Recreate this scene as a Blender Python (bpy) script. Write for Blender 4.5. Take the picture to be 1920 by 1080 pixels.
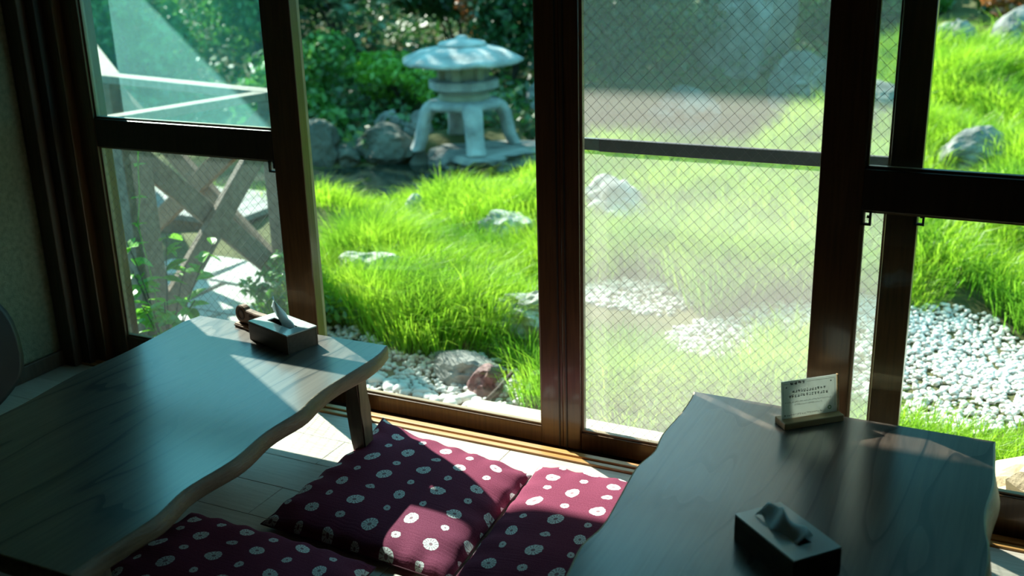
import bpy, bmesh, math, random
import numpy as np
from mathutils import Vector, Matrix, noise as mnoise

for o in list(bpy.data.objects): bpy.data.objects.remove(o)
scene = bpy.context.scene
COL = scene.collection
R = math.radians

# ------------------------------------------------------------------ camera
cam_d = bpy.data.cameras.new('camera'); cam = bpy.data.objects.new('camera', cam_d); COL.objects.link(cam)
cam_d.sensor_width = 36.0; cam_d.lens = 38.17; cam_d.clip_start = 0.05; cam_d.clip_end = 300
RIGHT = Vector((0.89835, 0.43847, -0.02658)); DOWN = Vector((0.11702, -0.29721, -0.94761)); FWD = Vector((-0.42340, 0.84818, -0.31831))
cam.matrix_world = Matrix(((RIGHT.x, -DOWN.x, -FWD.x, 0.0), (RIGHT.y, -DOWN.y, -FWD.y, -2.45), (RIGHT.z, -DOWN.z, -FWD.z, 1.40), (0, 0, 0, 1)))
cam_d.dof.use_dof = True; cam_d.dof.focus_distance = 2.75; cam_d.dof.aperture_fstop = 2.8
scene.camera = cam

# ------------------------------------------------------------------ sky, sun, exposure
w = bpy.data.worlds.new('sky'); scene.world = w; w.use_nodes = True
bg = w.node_tree.nodes['Background']
bg.inputs['Color'].default_value = (0.19, 0.63, 0.83, 1); bg.inputs['Strength'].default_value = 1.08
sd = bpy.data.lights.new('sun', 'SUN'); sd.energy = 9.0; sd.angle = R(0.6); sd.color = (1.0, 0.95, 0.86)
sun = bpy.data.objects.new('sun', sd); COL.objects.link(sun)
sun.rotation_euler = Vector((0.865, -0.5, -0.74)).to_track_quat('-Z', 'Y').to_euler()
sun.location = (-8, 6, 8)
vs = scene.view_settings
vs.view_transform = 'Standard'; vs.look = 'None'; vs.gamma = 1.0; vs.use_curve_mapping = False; vs.exposure = 1.15

# ------------------------------------------------------------------ material helpers
def nt(name):
    m = bpy.data.materials.new(name); m.use_nodes = True
    t = m.node_tree; t.nodes.clear()
    out = t.nodes.new('ShaderNodeOutputMaterial')
    return m, t, out
def N(t, kind, **kw):
    n = t.nodes.new(kind)
    for k, v in kw.items():
        if k in n.inputs.keys(): n.inputs[k].default_value = v
        else: setattr(n, k, v)
    return n
def rgba(c): return (c[0], c[1], c[2], 1)
def ramp(t, stops):
    r = t.nodes.new('ShaderNodeValToRGB'); e = r.color_ramp.elements
    while len(e) < len(stops): e.new(0.5)
    for i, (p, c) in enumerate(stops): e[i].position = p; e[i].color = rgba(c)
    return r
def noisy(name, c1, c2, scale=8, rough=0.6, bump=0.0, bscale=None, stretch=(1, 1, 1), detail=4, spec=0.5, coat=0.0, lo=0.3, hi=0.7, coat_rough=0.1):
    m, t, out = nt(name)
    tc = N(t, 'ShaderNodeTexCoord'); mp = N(t, 'ShaderNodeMapping'); mp.inputs['Scale'].default_value = stretch
    t.links.new(tc.outputs['Object'], mp.inputs['Vector'])
    nz = N(t, 'ShaderNodeTexNoise', Scale=scale, Detail=detail)
    t.links.new(mp.outputs['Vector'], nz.inputs['Vector'])
    cr = ramp(t, [(lo, c1), (hi, c2)]); t.links.new(nz.outputs['Fac'], cr.inputs['Fac'])
    b = N(t, 'ShaderNodeBsdfPrincipled', Roughness=rough)
    b.inputs['Specular IOR Level'].default_value = spec; b.inputs['Coat Weight'].default_value = coat; b.inputs['Coat Roughness'].default_value = coat_rough
    t.links.new(cr.outputs['Color'], b.inputs['Base Color'])
    if bump:
        nb = N(t, 'ShaderNodeTexNoise', Scale=bscale or scale * 3, Detail=6)
        t.links.new(mp.outputs['Vector'], nb.inputs['Vector'])
        bp = N(t, 'ShaderNodeBump', Strength=bump, Distance=0.02)
        t.links.new(nb.outputs['Fac'], bp.inputs['Height']); t.links.new(bp.outputs['Normal'], b.inputs['Normal'])
    t.links.new(b.outputs['BSDF'], out.inputs['Surface'])
    return m
def leaf_mat(name, c1, c2, trans=0.45, gloss=0.06):
    m, t, out = nt(name)
    g = N(t, 'ShaderNodeNewGeometry'); cr = ramp(t, [(0.0, c1), (1.0, c2)])
    t.links.new(g.outputs['Random Per Island'], cr.inputs['Fac'])
    d = N(t, 'ShaderNodeBsdfDiffuse'); tr = N(t, 'ShaderNodeBsdfTranslucent'); gl = N(t, 'ShaderNodeBsdfGlossy', Roughness=0.4)
    t.links.new(cr.outputs['Color'], d.inputs['Color']); t.links.new(cr.outputs['Color'], tr.inputs['Color'])
    m1 = N(t, 'ShaderNodeMixShader', Fac=trans); t.links.new(d.outputs[0], m1.inputs[1]); t.links.new(tr.outputs[0], m1.inputs[2])
    m2 = N(t, 'ShaderNodeMixShader', Fac=gloss); t.links.new(m1.outputs[0], m2.inputs[1]); t.links.new(gl.outputs[0], m2.inputs[2])
    t.links.new(m2.outputs[0], out.inputs['Surface'])
    return m
def glass_mat(name, tint=(0.95, 0.99, 0.97), haze=0.0, hazecol=(0.8, 0.9, 0.9)):
    m, t, out = nt(name)
    lw = N(t, 'ShaderNodeLayerWeight', Blend=0.5)
    p = N(t, 'ShaderNodeMath', operation='POWER'); p.inputs[1].default_value = 5; t.links.new(lw.outputs['Facing'], p.inputs[0])
    a = N(t, 'ShaderNodeMath', operation='MULTIPLY_ADD'); a.inputs[1].default_value = 0.9; a.inputs[2].default_value = 0.025; t.links.new(p.outputs[0], a.inputs[0])
    tr = N(t, 'ShaderNodeBsdfTransparent'); tr.inputs['Color'].default_value = rgba(tint)
    gl = N(t, 'ShaderNodeBsdfGlossy', Roughness=0.02)
    mx = N(t, 'ShaderNodeMixShader'); t.links.new(a.outputs[0], mx.inputs[0]); t.links.new(tr.outputs[0], mx.inputs[1]); t.links.new(gl.outputs[0], mx.inputs[2])
    last = mx
    if haze:
        tl = N(t, 'ShaderNodeBsdfTranslucent'); tl.inputs['Color'].default_value = rgba(hazecol)
        tc = N(t, 'ShaderNodeTexCoord'); nz = N(t, 'ShaderNodeTexNoise', Scale=3.0, Detail=5); t.links.new(tc.outputs['Object'], nz.inputs['Vector'])
        mr = N(t, 'ShaderNodeMapRange'); mr.inputs['From Min'].default_value = 0.3; mr.inputs['From Max'].default_value = 0.7
        mr.inputs['To Min'].default_value = haze * 0.75; mr.inputs['To Max'].default_value = haze * 1.25
        t.links.new(nz.outputs['Fac'], mr.inputs['Value'])
        m2 = N(t, 'ShaderNodeMixShader'); t.links.new(mr.outputs[0], m2.inputs[0]); t.links.new(mx.outputs[0], m2.inputs[1]); t.links.new(tl.outputs[0], m2.inputs[2]); last = m2
    t.links.new(last.outputs[0], out.inputs['Surface'])
    return m
def table_mat(name, c1, c2, c3, rough=0.32):
    m, t, out = nt(name)
    tc = N(t, 'ShaderNodeTexCoord')
    mp = N(t, 'ShaderNodeMapping'); mp.inputs['Scale'].default_value = (2.6, 0.42, 1); t.links.new(tc.outputs['Object'], mp.inputs['Vector'])
    nz = N(t, 'ShaderNodeTexNoise', Scale=1.6, Detail=2.5, Roughness=0.45); t.links.new(mp.outputs['Vector'], nz.inputs['Vector'])
    mu = N(t, 'ShaderNodeMath', operation='MULTIPLY'); mu.inputs[1].default_value = 12.0; t.links.new(nz.outputs['Fac'], mu.inputs[0])
    fr = N(t, 'ShaderNodeMath', operation='FRACT'); t.links.new(mu.outputs[0], fr.inputs[0])
    cr = ramp(t, [(0.0, c3), (0.07, c3), (0.18, c1), (0.75, c2), (1.0, c1)]); t.links.new(fr.outputs[0], cr.inputs['Fac'])
    mp2 = N(t, 'ShaderNodeMapping'); mp2.inputs['Scale'].default_value = (160, 5, 5); t.links.new(tc.outputs['Object'], mp2.inputs['Vector'])
    n2 = N(t, 'ShaderNodeTexNoise', Scale=1.0, Detail=3); t.links.new(mp2.outputs['Vector'], n2.inputs['Vector'])
    c2r = ramp(t, [(0.3, (0.6, 0.6, 0.6)), (0.6, (1.1, 1.1, 1.1))]); t.links.new(n2.outputs['Fac'], c2r.inputs['Fac'])
    mm = N(t, 'ShaderNodeMix', data_type='RGBA', blend_type='MULTIPLY'); mm.inputs[0].default_value = 0.7
    t.links.new(cr.outputs['Color'], mm.inputs[6]); t.links.new(c2r.outputs['Color'], mm.inputs[7])
    b = N(t, 'ShaderNodeBsdfPrincipled', Roughness=rough); b.inputs['Specular IOR Level'].default_value = 0.5
    b.inputs['Coat Weight'].default_value = 1.0; b.inputs['Coat Roughness'].default_value = 0.20; b.inputs['Coat IOR'].default_value = 1.7
    bp = N(t, 'ShaderNodeBump', Strength=0.05, Distance=0.003); t.links.new(fr.outputs[0], bp.inputs['Height'])
    bp2 = N(t, 'ShaderNodeBump', Strength=0.06, Distance=0.002); t.links.new(n2.outputs['Fac'], bp2.inputs['Height']); t.links.new(bp.outputs['Normal'], bp2.inputs['Normal'])
    t.links.new(bp2.outputs['Normal'], b.inputs['Normal'])
    t.links.new(mm.outputs[2], b.inputs['Base Color']); t.links.new(b.outputs[0], out.inputs['Surface'])
    return m
def dot_fabric(name, base, base2):
    """plum cloth with shibori rings: a staggered print of large and small white bursts, in metres of the UV map"""
    m, t, out = nt(name)
    L = t.links.new
    def M(op, a, b=None, c=None):
        n = N(t, 'ShaderNodeMath', operation=op)
        for i, v in enumerate((a, b, c)):
            if v is None: continue
            if isinstance(v, (int, float)): n.inputs[i].default_value = v
            else: L(v, n.inputs[i])
        return n.outputs[0]
    uv = N(t, 'ShaderNodeUVMap'); sp = N(t, 'ShaderNodeSeparateXYZ')
    wob = N(t, 'ShaderNodeTexNoise', Scale=9.0, Detail=1); L(uv.outputs[0], wob.inputs['Vector'])
    L(uv.outputs[0], sp.inputs[0])
    wx = M('MULTIPLY', M('SUBTRACT', wob.outputs['Fac'], 0.5), 0.035)
    X = M('DIVIDE', M('ADD', sp.outputs[0], wx), 0.084); Y = M('DIVIDE', M('SUBTRACT', sp.outputs[1], wx), 0.064)
    ix = M('FLOOR', X); iy = M('FLOOR', Y)
    par = M('MODULO', M('ABSOLUTE', M('ADD', ix, iy)), 2.0)
    dx = M('MULTIPLY', M('SUBTRACT', M('FRACT', X), 0.5), 0.084); dy = M('MULTIPLY', M('SUBTRACT', M('FRACT', Y), 0.5), 0.064)
    r = M('SQRT', M('ADD', M('MULTIPLY', dx, dx), M('MULTIPLY', dy, dy)))
    rad = M('MULTIPLY_ADD', par, -0.0075, 0.0212)
    ang = M('ARCTAN2', dy, dx)
    nz = N(t, 'ShaderNodeTexNoise', Scale=140.0, Detail=2); L(uv.outputs[0], nz.inputs['Vector'])
    edge = M('MULTIPLY_ADD', nz.outputs['Fac'], 0.006, r)
    inside = M('LESS_THAN', edge, rad)
    rr = M('DIVIDE', r, rad)
    ray = M('SINE', M('MULTIPLY_ADD', nz.outputs['Fac'], 3.0, M('MULTIPLY', ang, 13.0)))
    slit = M('GREATER_THAN', M('ADD', ray, M('MULTIPLY', M('ABSOLUTE', M('SUBTRACT', rr, 0.55)), -1.9)), 0.42)
    core = M('LESS_THAN', rr, 0.22)
    white = M('MULTIPLY', M('MULTIPLY', inside, M('SUBTRACT', 1.0, M('MULTIPLY', slit, 0.75))), M('SUBTRACT', 1.0, M('MULTIPLY', core, 0.8)))
    wv = N(t, 'ShaderNodeTexNoise', Scale=420.0, Detail=1); L(uv.outputs[0], wv.inputs['Vector'])
    cr = ramp(t, [(0.3, base), (0.7, base2)]); L(wv.outputs['Fac'], cr.inputs['Fac'])
    mx = N(t, 'ShaderNodeMix', data_type='RGBA'); L(white, mx.inputs[0]); L(cr.outputs[0], mx.inputs[6]); mx.inputs[7].default_value = (0.74, 0.76, 0.75, 1)
    b = N(t, 'ShaderNodeBsdfPrincipled', Roughness=0.95); b.inputs['Specular IOR Level'].default_value = 0.05
    b.inputs['Sheen Weight'].default_value = 0.0
    mp = N(t, 'ShaderNodeMapping'); mp.inputs['Scale'].default_value = (4, 60, 1); L(uv.outputs[0], mp.inputs['Vector'])
    cn = N(t, 'ShaderNodeTexNoise', Scale=3.0, Detail=4); L(mp.outputs[0], cn.inputs['Vector'])
    bp = N(t, 'ShaderNodeBump', Strength=0.35, Distance=0.004); L(cn.outputs['Fac'], bp.inputs['Height'])
    bp2 = N(t, 'ShaderNodeBump', Strength=0.3, Distance=0.001); L(wv.outputs['Fac'], bp2.inputs['Height']); L(bp.outputs[0], bp2.inputs['Normal'])
    L(bp2.outputs[0], b.inputs['Normal'])
    L(mx.outputs[2], b.inputs['Base Color']); L(b.outputs[0], out.inputs['Surface'])
    return m

MAT = {}
MAT['frame'] = noisy('frame_brown', (0.065, 0.031, 0.011), (0.12, 0.060, 0.022), 6, 0.30, stretch=(20, 20, 1.2), coat=0.35)
MAT['frame_dark'] = noisy('frame_dark_brown', (0.022, 0.013, 0.008), (0.04, 0.024, 0.014), 6, 0.4, stretch=(12, 12, 1))
MAT['post'] = noisy('post_dark_wood', (0.055, 0.032, 0.018), (0.10, 0.060, 0.034), 5, 0.55, stretch=(14, 14, 1))
MAT['sill'] = noisy('sill_wood', (0.38, 0.19, 0.055), (0.54, 0.30, 0.10), 5, 0.35, stretch=(1.2, 22, 22), coat=0.3)
MAT['black'] = noisy('black_metal', (0.012, 0.012, 0.012), (0.025, 0.024, 0.022), 20, 0.45)
MAT['bracket'] = noisy('teal_bracket', (0.05, 0.11, 0.10), (0.07, 0.14, 0.13), 20, 0.6)
MAT['bar'] = noisy('black_bar', (0.016, 0.02, 0.02), (0.03, 0.036, 0.036), 20, 0.5)
MAT['plaster'] = noisy('sand_plaster', (0.20, 0.205, 0.13), (0.30, 0.30, 0.195), 60, 0.95, bump=0.5, bscale=220, spec=0.1)
MAT['wall_unseen'] = noisy('bounce_cut_wall', (0.06, 0.042, 0.028), (0.10, 0.07, 0.045), 4, 0.6, stretch=(10, 10, 1))  # unseen walls given dark wood to cut the light bounced into the room
MAT['ceiling'] = noisy('ceiling_board', (0.11, 0.075, 0.048), (0.16, 0.115, 0.07), 4, 0.7, stretch=(1, 20, 1))
MAT['floor'] = noisy('floor_wood', (0.43, 0.38, 0.31), (0.55, 0.50, 0.43), 4, 0.33, stretch=(2, 26, 26), bump=0.08, spec=0.5)
MAT['subfloor'] = noisy('subfloor', (0.05, 0.035, 0.025), (0.07, 0.05, 0.035), 6, 0.8)
MAT['table'] = table_mat('dark_ash_tabletop', (0.105, 0.078, 0.060), (0.135, 0.105, 0.082), (0.022, 0.016, 0.013))
MAT['table2'] = table_mat('dark_walnut_tabletop', (0.080, 0.060, 0.046), (0.105, 0.080, 0.06), (0.020, 0.015, 0.012))
MAT['edge'] = noisy('live_edge_wood', (0.12, 0.075, 0.04), (0.20, 0.13, 0.07), 10, 0.5, stretch=(6, 1, 6), bump=0.2)
MAT['edge2'] = noisy('pale_live_edge', (0.26, 0.21, 0.12), (0.42, 0.35, 0.2), 10, 0.5, stretch=(6, 1, 6), bump=0.2)
MAT['leg'] = noisy('leg_wood', (0.13, 0.085, 0.05), (0.21, 0.14, 0.085), 8, 0.45, stretch=(8, 8, 1))
MAT['glass'] = glass_mat('clear_glass')
MAT['glass_haze'] = glass_mat('hazy_upper_glass', (0.86, 0.98, 0.96), 0.075, (0.40, 0.95, 0.92))
MAT['glass_low'] = glass_mat('wired_lower_glass', (0.90, 0.97, 0.95), 0.014, (0.7, 0.9, 0.85))
MAT['glass_wire'] = glass_mat('dusty_wired_glass', (0.96, 0.98, 0.97), 0.022, (0.86, 0.86, 0.80))
MAT['wire'] = noisy('wire_metal', (0.05, 0.055, 0.05), (0.09, 0.095, 0.09), 30, 0.5)
MAT['fabric'] = dot_fabric('plum_shibori_cloth', (0.135, 0.026, 0.056), (0.22, 0.055, 0.096))
MAT['seam'] = noisy('plum_seam', (0.08, 0.015, 0.03), (0.13, 0.03, 0.05), 80, 0.9)
MAT['boxwood'] = noisy('tissue_box_wood', (0.075, 0.045, 0.028), (0.125, 0.078, 0.05), 6, 0.45, stretch=(2, 14, 14))
MAT['boxlid'] = noisy('tissue_box_lid', (0.60, 0.64, 0.62), (0.68, 0.72, 0.70), 6, 0.22, spec=0.8, coat=1.0)
MAT['boxin'] = noisy('tissue_box_inside', (0.03, 0.03, 0.03), (0.05, 0.05, 0.05), 6, 0.8)
MAT['carved'] = noisy('carved_wood', (0.16, 0.078, 0.035), (0.26, 0.135, 0.065), 12, 0.45, stretch=(2, 8, 8))
MAT['carved_dark'] = noisy('carved_recess', (0.06, 0.028, 0.014), (0.09, 0.045, 0.02), 12, 0.6)
MAT['oak'] = noisy('sign_base_wood', (0.42, 0.25, 0.10), (0.58, 0.37, 0.17), 8, 0.45, stretch=(2, 12, 12))
MAT['card'] = leaf_mat('white_card', (0.74, 0.79, 0.75), (0.78, 0.82, 0.78), 0.5, 0.02)
MAT['acrylic'] = glass_mat('acrylic_sheet', (0.97, 0.99, 0.98))
MAT['ink'] = noisy('black_ink', (0.03, 0.05, 0.045), (0.05, 0.07, 0.06), 20, 0.7)
MAT['ink_grey'] = noisy('grey_ink', (0.16, 0.22, 0.20), (0.22, 0.28, 0.25), 20, 0.7)
MAT['ink_green'] = noisy('green_ink', (0.06, 0.22, 0.06), (0.10, 0.30, 0.08), 20, 0.7)
MAT['chair'] = noisy('black_lacquer', (0.012, 0.011, 0.010), (0.025, 0.02, 0.017), 6, 0.45)
MAT['soil'] = noisy('garden_soil', (0.055, 0.060, 0.022), (0.12, 0.115, 0.05), 5, 0.95, bump=0.6, bscale=30, spec=0.1)
MAT['gravel'] = noisy('white_pebbles', (0.50, 0.50, 0.46), (0.74, 0.73, 0.69), 14, 0.8, spec=0.2)
MAT['rock'] = noisy('grey_rock', (0.09, 0.095, 0.09), (0.34, 0.34, 0.31), 5, 0.9, bump=0.9, bscale=14, spec=0.2)
MAT['rock_pale'] = noisy('pale_rock', (0.20, 0.21, 0.20), (0.60, 0.60, 0.56), 6, 0.9, bump=0.8, bscale=18, spec=0.2)
MAT['rock_dark'] = noisy('dark_grey_rock', (0.06, 0.065, 0.055), (0.15, 0.15, 0.12), 4, 0.9, bump=0.9, bscale=12, spec=0.2)  # dark grey rock, mottled at random
MAT['rock_tan'] = noisy('tan_step_rock', (0.30, 0.22, 0.13), (0.50, 0.42, 0.29), 5, 0.85, bump=0.8, bscale=16, spec=0.2)
MAT['rock_red'] = noisy('reddish_rock', (0.10, 0.045, 0.045), (0.18, 0.09, 0.085), 6, 0.8, bump=0.8, bscale=14)
MAT['lantern'] = noisy('lantern_granite', (0.22, 0.235, 0.23), (0.50, 0.52, 0.50), 7, 0.9, bump=0.5, bscale=40, spec=0.2)
MAT['lantern_shade'] = noisy('lantern_shaded', (0.24, 0.24, 0.17), (0.36, 0.36, 0.27), 9, 0.9, bump=0.4, bscale=40, spec=0.2)  # duller copy of the granite; shade under roof and platform is in the colour
MAT['concrete'] = noisy('concrete_curb', (0.42, 0.39, 0.32), (0.56, 0.53, 0.45), 9, 0.9, bump=0.3, bscale=60, spec=0.2)
MAT['deckwood'] = noisy('weathered_rail_wood', (0.13, 0.095, 0.066), (0.23, 0.175, 0.13), 5, 0.75, stretch=(6, 6, 6), bump=0.3, bscale=20, spec=0.3)
MAT['deckwood2'] = noisy('brown_rail_wood', (0.13, 0.07, 0.04), (0.21, 0.12, 0.07), 5, 0.75, stretch=(6, 6, 6), bump=0.3, bscale=20, spec=0.3)
MAT['plank'] = noisy('grey_bridge_plank', (0.14, 0.14, 0.13), (0.21, 0.21, 0.195), 5, 0.75, stretch=(4, 4, 4), bump=0.3, bscale=20, spec=0.3)
MAT['paver'] = noisy('paving_stone', (0.30, 0.29, 0.26), (0.42, 0.41, 0.37), 6, 0.85, bump=0.4, bscale=30, spec=0.2)
MAT['grass'] = leaf_mat('bright_sedge_grass', (0.18, 0.38, 0.012), (0.40, 0.60, 0.045), 0.62, 0.02)
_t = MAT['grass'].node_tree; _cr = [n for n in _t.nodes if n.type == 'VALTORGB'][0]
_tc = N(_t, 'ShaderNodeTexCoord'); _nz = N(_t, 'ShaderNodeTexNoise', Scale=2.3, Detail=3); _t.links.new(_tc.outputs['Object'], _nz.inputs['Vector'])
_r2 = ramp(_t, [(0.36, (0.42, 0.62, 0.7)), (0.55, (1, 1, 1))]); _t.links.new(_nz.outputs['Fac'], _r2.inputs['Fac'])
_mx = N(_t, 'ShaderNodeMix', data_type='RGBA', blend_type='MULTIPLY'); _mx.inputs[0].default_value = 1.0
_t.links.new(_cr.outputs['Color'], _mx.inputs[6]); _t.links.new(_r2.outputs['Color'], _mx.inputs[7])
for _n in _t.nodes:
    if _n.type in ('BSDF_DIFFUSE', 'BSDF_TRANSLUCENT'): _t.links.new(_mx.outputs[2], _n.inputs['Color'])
MAT['leaf_dark'] = leaf_mat('dark_leaves', (0.012, 0.062, 0.018), (0.035, 0.13, 0.028), 0.35)
MAT['leaf_cover'] = leaf_mat('ground_cover_leaves', (0.015, 0.07, 0.016), (0.07, 0.20, 0.03), 0.4)
MAT['leaf_mid'] = leaf_mat('mid_green_leaves', (0.04, 0.16, 0.026), (0.13, 0.34, 0.05), 0.45)
MAT['leaf_pale'] = leaf_mat('pale_leaves', (0.12, 0.24, 0.11), (0.30, 0.46, 0.26), 0.35, 0.12)
MAT['leaf_lime'] = leaf_mat('lime_leaves', (0.10, 0.30, 0.02), (0.24, 0.48, 0.04), 0.5)
MAT['leaf_russet'] = leaf_mat('russet_leaves', (0.26, 0.075, 0.02), (0.40, 0.16, 0.04), 0.4)
MAT['bark'] = noisy('bark', (0.05, 0.038, 0.028), (0.10, 0.078, 0.06), 6, 0.95, stretch=(8, 8, 1), bump=0.8, bscale=20)
MAT['tissue'] = leaf_mat('tissue_paper', (0.74, 0.82, 0.84), (0.80, 0.86, 0.87), 0.35, 0.0)
def water_mat():
    m, t, out = nt('dark_pond_water')
    b = N(t, 'ShaderNodeBsdfPrincipled', Roughness=0.06); b.inputs['Base Color'].default_value = (0.012, 0.022, 0.016, 1)
    tc = N(t, 'ShaderNodeTexCoord'); nz = N(t, 'ShaderNodeTexNoise', Scale=5.0, Detail=3); t.links.new(tc.outputs['Object'], nz.inputs['Vector'])
    bp = N(t, 'ShaderNodeBump', Strength=0.12, Distance=0.03); t.links.new(nz.outputs['Fac'], bp.inputs['Height']); t.links.new(bp.outputs[0], b.inputs['Normal'])
    t.links.new(b.outputs[0], out.inputs['Surface']); return m
MAT['water'] = water_mat()
def screen_mat():
    m, t, out = nt('insect_screen_mesh')
    tr = N(t, 'ShaderNodeBsdfTransparent'); d = N(t, 'ShaderNodeBsdfDiffuse'); tl = N(t, 'ShaderNodeBsdfTranslucent')
    d.inputs['Color'].default_value = (0.10, 0.14, 0.11, 1); tl.inputs['Color'].default_value = (0.84, 0.78, 0.70, 1)
    a = N(t, 'ShaderNodeMixShader', Fac=0.6); t.links.new(d.outputs[0], a.inputs[1]); t.links.new(tl.outputs[0], a.inputs[2])
    b = N(t, 'ShaderNodeMixShader', Fac=0.20); t.links.new(tr.outputs[0], b.inputs[1]); t.links.new(a.outputs[0], b.inputs[2])
    t.links.new(b.outputs[0], out.inputs['Surface']); return m
MAT['screen'] = screen_mat()

# ------------------------------------------------------------------ object helpers
def link(name, me, mat=None, parent=None, smooth=False):
    o = bpy.data.objects.new(name, me); COL.objects.link(o)
    if mat is not None:
        me.materials.clear(); me.materials.append(MAT[mat] if isinstance(mat, str) else mat)
    if parent is not None: o.parent = parent
    if smooth:
        me.polygons.foreach_set('use_smooth', [True] * len(me.polygons))
    return o
def tag(o, label=None, cat=None, group=None, kind=None):
    if label: o['label'] = label
    if cat: o['category'] = cat
    if group: o['group'] = group
    if kind: o['kind'] = kind
    return o
def empty(name, loc=(0, 0, 0), rz=0.0):
    o = bpy.data.objects.new(name, None); COL.objects.link(o); o.empty_display_size = 0.1
    o.location = loc; o.rotation_euler = (0, 0, rz); return o
def bm_me(bm, name='m'):
    bm.normal_update()
    me = bpy.data.meshes.new(name); bm.to_mesh(me); bm.free(); return me
def add_box(bm, x0, x1, y0, y1, z0, z1):
    vs = [bm.verts.new(p) for p in ((x0, y0, z0), (x1, y0, z0), (x1, y1, z0), (x0, y1, z0), (x0, y0, z1), (x1, y0, z1), (x1, y1, z1), (x0, y1, z1))]
    for f in ((0, 3, 2, 1), (4, 5, 6, 7), (0, 1, 5, 4), (1, 2, 6, 5), (2, 3, 7, 6), (3, 0, 4, 7)): bm.faces.new([vs[i] for i in f])
    return vs
def box_me(x0, x1, y0, y1, z0, z1, bev=0.0):
    bm = bmesh.new(); add_box(bm, x0, x1, y0, y1, z0, z1)
    if bev: bmesh.ops.bevel(bm, geom=bm.edges[:], offset=bev, segments=2, profile=0.5, affect='EDGES')
    return bm_me(bm)
def box(name, x0, x1, y0, y1, z0, z1, mat, parent=None, bev=0.0):
    return link(name, box_me(x0, x1, y0, y1, z0, z1, bev), mat, parent)
def beam_me(a, b, wd, th, bev=0.004, up=(0, 0, 1)):
    """rectangular beam from a to b, wd wide (horizontal across) and th thick"""
    a = Vector(a); b = Vector(b); d = (b - a).normalized(); u = Vector(up)
    s = d.cross(u).normalized(); n = s.cross(d).normalized(); L = (b - a).length
    me = box_me(0, L, -wd / 2, wd / 2, -th / 2, th / 2, bev)
    M = Matrix(((d.x, s.x, n.x, a.x), (d.y, s.y, n.y, a.y), (d.z, s.z, n.z, a.z), (0, 0, 0, 1)))
    me.transform(M); return me
def tube_me(pts, rads, seg=6):
    bm = bmesh.new(); rings = []
    pts = [Vector(p) for p in pts]
    for i, p in enumerate(pts):
        d = (pts[min(i + 1, len(pts) - 1)] - pts[max(i - 1, 0)]).normalized()
        s = d.cross(Vector((0.13, 0.31, 0.94))).normalized(); n = s.cross(d)
        r = rads[i] if isinstance(rads, (list, tuple)) else rads
        rings.append([bm.verts.new(p + (s * math.cos(k * 2 * math.pi / seg) + n * math.sin(k * 2 * math.pi / seg)) * r) for k in range(seg)])
    for a, b in zip(rings, rings[1:]):
        for k in range(seg): bm.faces.new((a[k], a[(k + 1) % seg], b[(k + 1) % seg], b[k]))
    bm.faces.new(rings[0][::-1]); bm.faces.new(rings[-1])
    return bm_me(bm)
def lathe_me(prof, seg=24, sx=1, sy=1, facet=None):
    bm = bmesh.new(); rings = []
    for r, z in prof:
        rings.append([bm.verts.new((r * math.cos(2 * math.pi * k / seg) * sx, r * math.sin(2 * math.pi * k / seg) * sy, z)) for k in range(seg)])
    for a, b in zip(rings, rings[1:]):
        for k in range(seg): bm.faces.new((a[k], a[(k + 1) % seg], b[(k + 1) % seg], b[k]))
    bm.faces.new(rings[0][::-1]); bm.faces.new(rings[-1])
    return bm_me(bm)
def catmull(pts, n=6, closed=True):
    out = []; m = len(pts)
    for i in range(m):
        p0, p1, p2, p3 = (Vector(pts[(i + k) % m]) for k in (-1, 0, 1, 2))
        for k in range(n):
            t = k / n
            out.append(0.5 * ((2 * p1) + (-p0 + p2) * t + (2 * p0 - 5 * p1 + 4 * p2 - p3) * t * t + (-p0 + 3 * p1 - 3 * p2 + p3) * t ** 3))
    return out

# ------------------------------------------------------------------ the room
ROOM_X0, ROOM_X1, ROOM_Y0 = -2.95, 2.4, -4.2
fl = box('floor', ROOM_X0, ROOM_X1, ROOM_Y0, -0.005, -0.08, -0.016, 'subfloor'); tag(fl, 'light brown wood plank floor of the room', 'floor', kind='structure')
rnd = random.Random(4)
plank_meshes = {}
pw, plen = 0.145, 0.909
row = 0; y1 = -0.005
while y1 > -2.4:
    y0 = max(y1 - (0.14 if row == 0 else pw), ROOM_Y0)
    off = (-1.70 if row % 2 else -1.24) - 3 * plen
    x = off
    while x < ROOM_X1:
        a, b = max(x, ROOM_X0), min(x + plen, ROOM_X1)
        if b - a > 0.05:
            key = (round(b - a, 3), round(y1 - y0, 3))
            if key not in plank_meshes:
                plank_meshes[key] = box_me(0.0006, b - a - 0.0006, 0.0006, y1 - y0 - 0.0006, -0.016, 0.0, 0.0012); plank_meshes[key].materials.append(MAT['floor'])
            o = link('plank', plank_meshes[key], None, fl); o.location = (a, y0, 0)
        x += plen
    y1 = y0; row += 1
box('plank_field', ROOM_X0, ROOM_X1, ROOM_Y0, y1, -0.016, -0.0005, 'floor', fl)
tag(box('wall_left', ROOM_X0 - 0.15, ROOM_X0, ROOM_Y0, -0.02, -0.02, 2.4, 'plaster'), 'dim olive sand-plastered wall at the left edge', 'wall', kind='structure')
tag(box('wall_back', ROOM_X0 - 0.15, ROOM_X1 + 0.15, ROOM_Y0 - 0.15, ROOM_Y0, -0.02, 2.4, 'wall_unseen'), 'unseen wall behind the camera, darkened to cut bounced light', 'wall', kind='structure')
tag(box('wall_right', ROOM_X1, ROOM_X1 + 0.15, ROOM_Y0, 0.2, -0.02, 2.4, 'wall_unseen'), 'unseen wall on the far right side, darkened to cut bounced light', 'wall', kind='structure')
tag(box('wall_window_right', 0.47, ROOM_X1, 0.0, 0.18, -0.4, 2.4, 'plaster'), 'plaster wall to the right of the sliding doors', 'wall', kind='structure')
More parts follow.
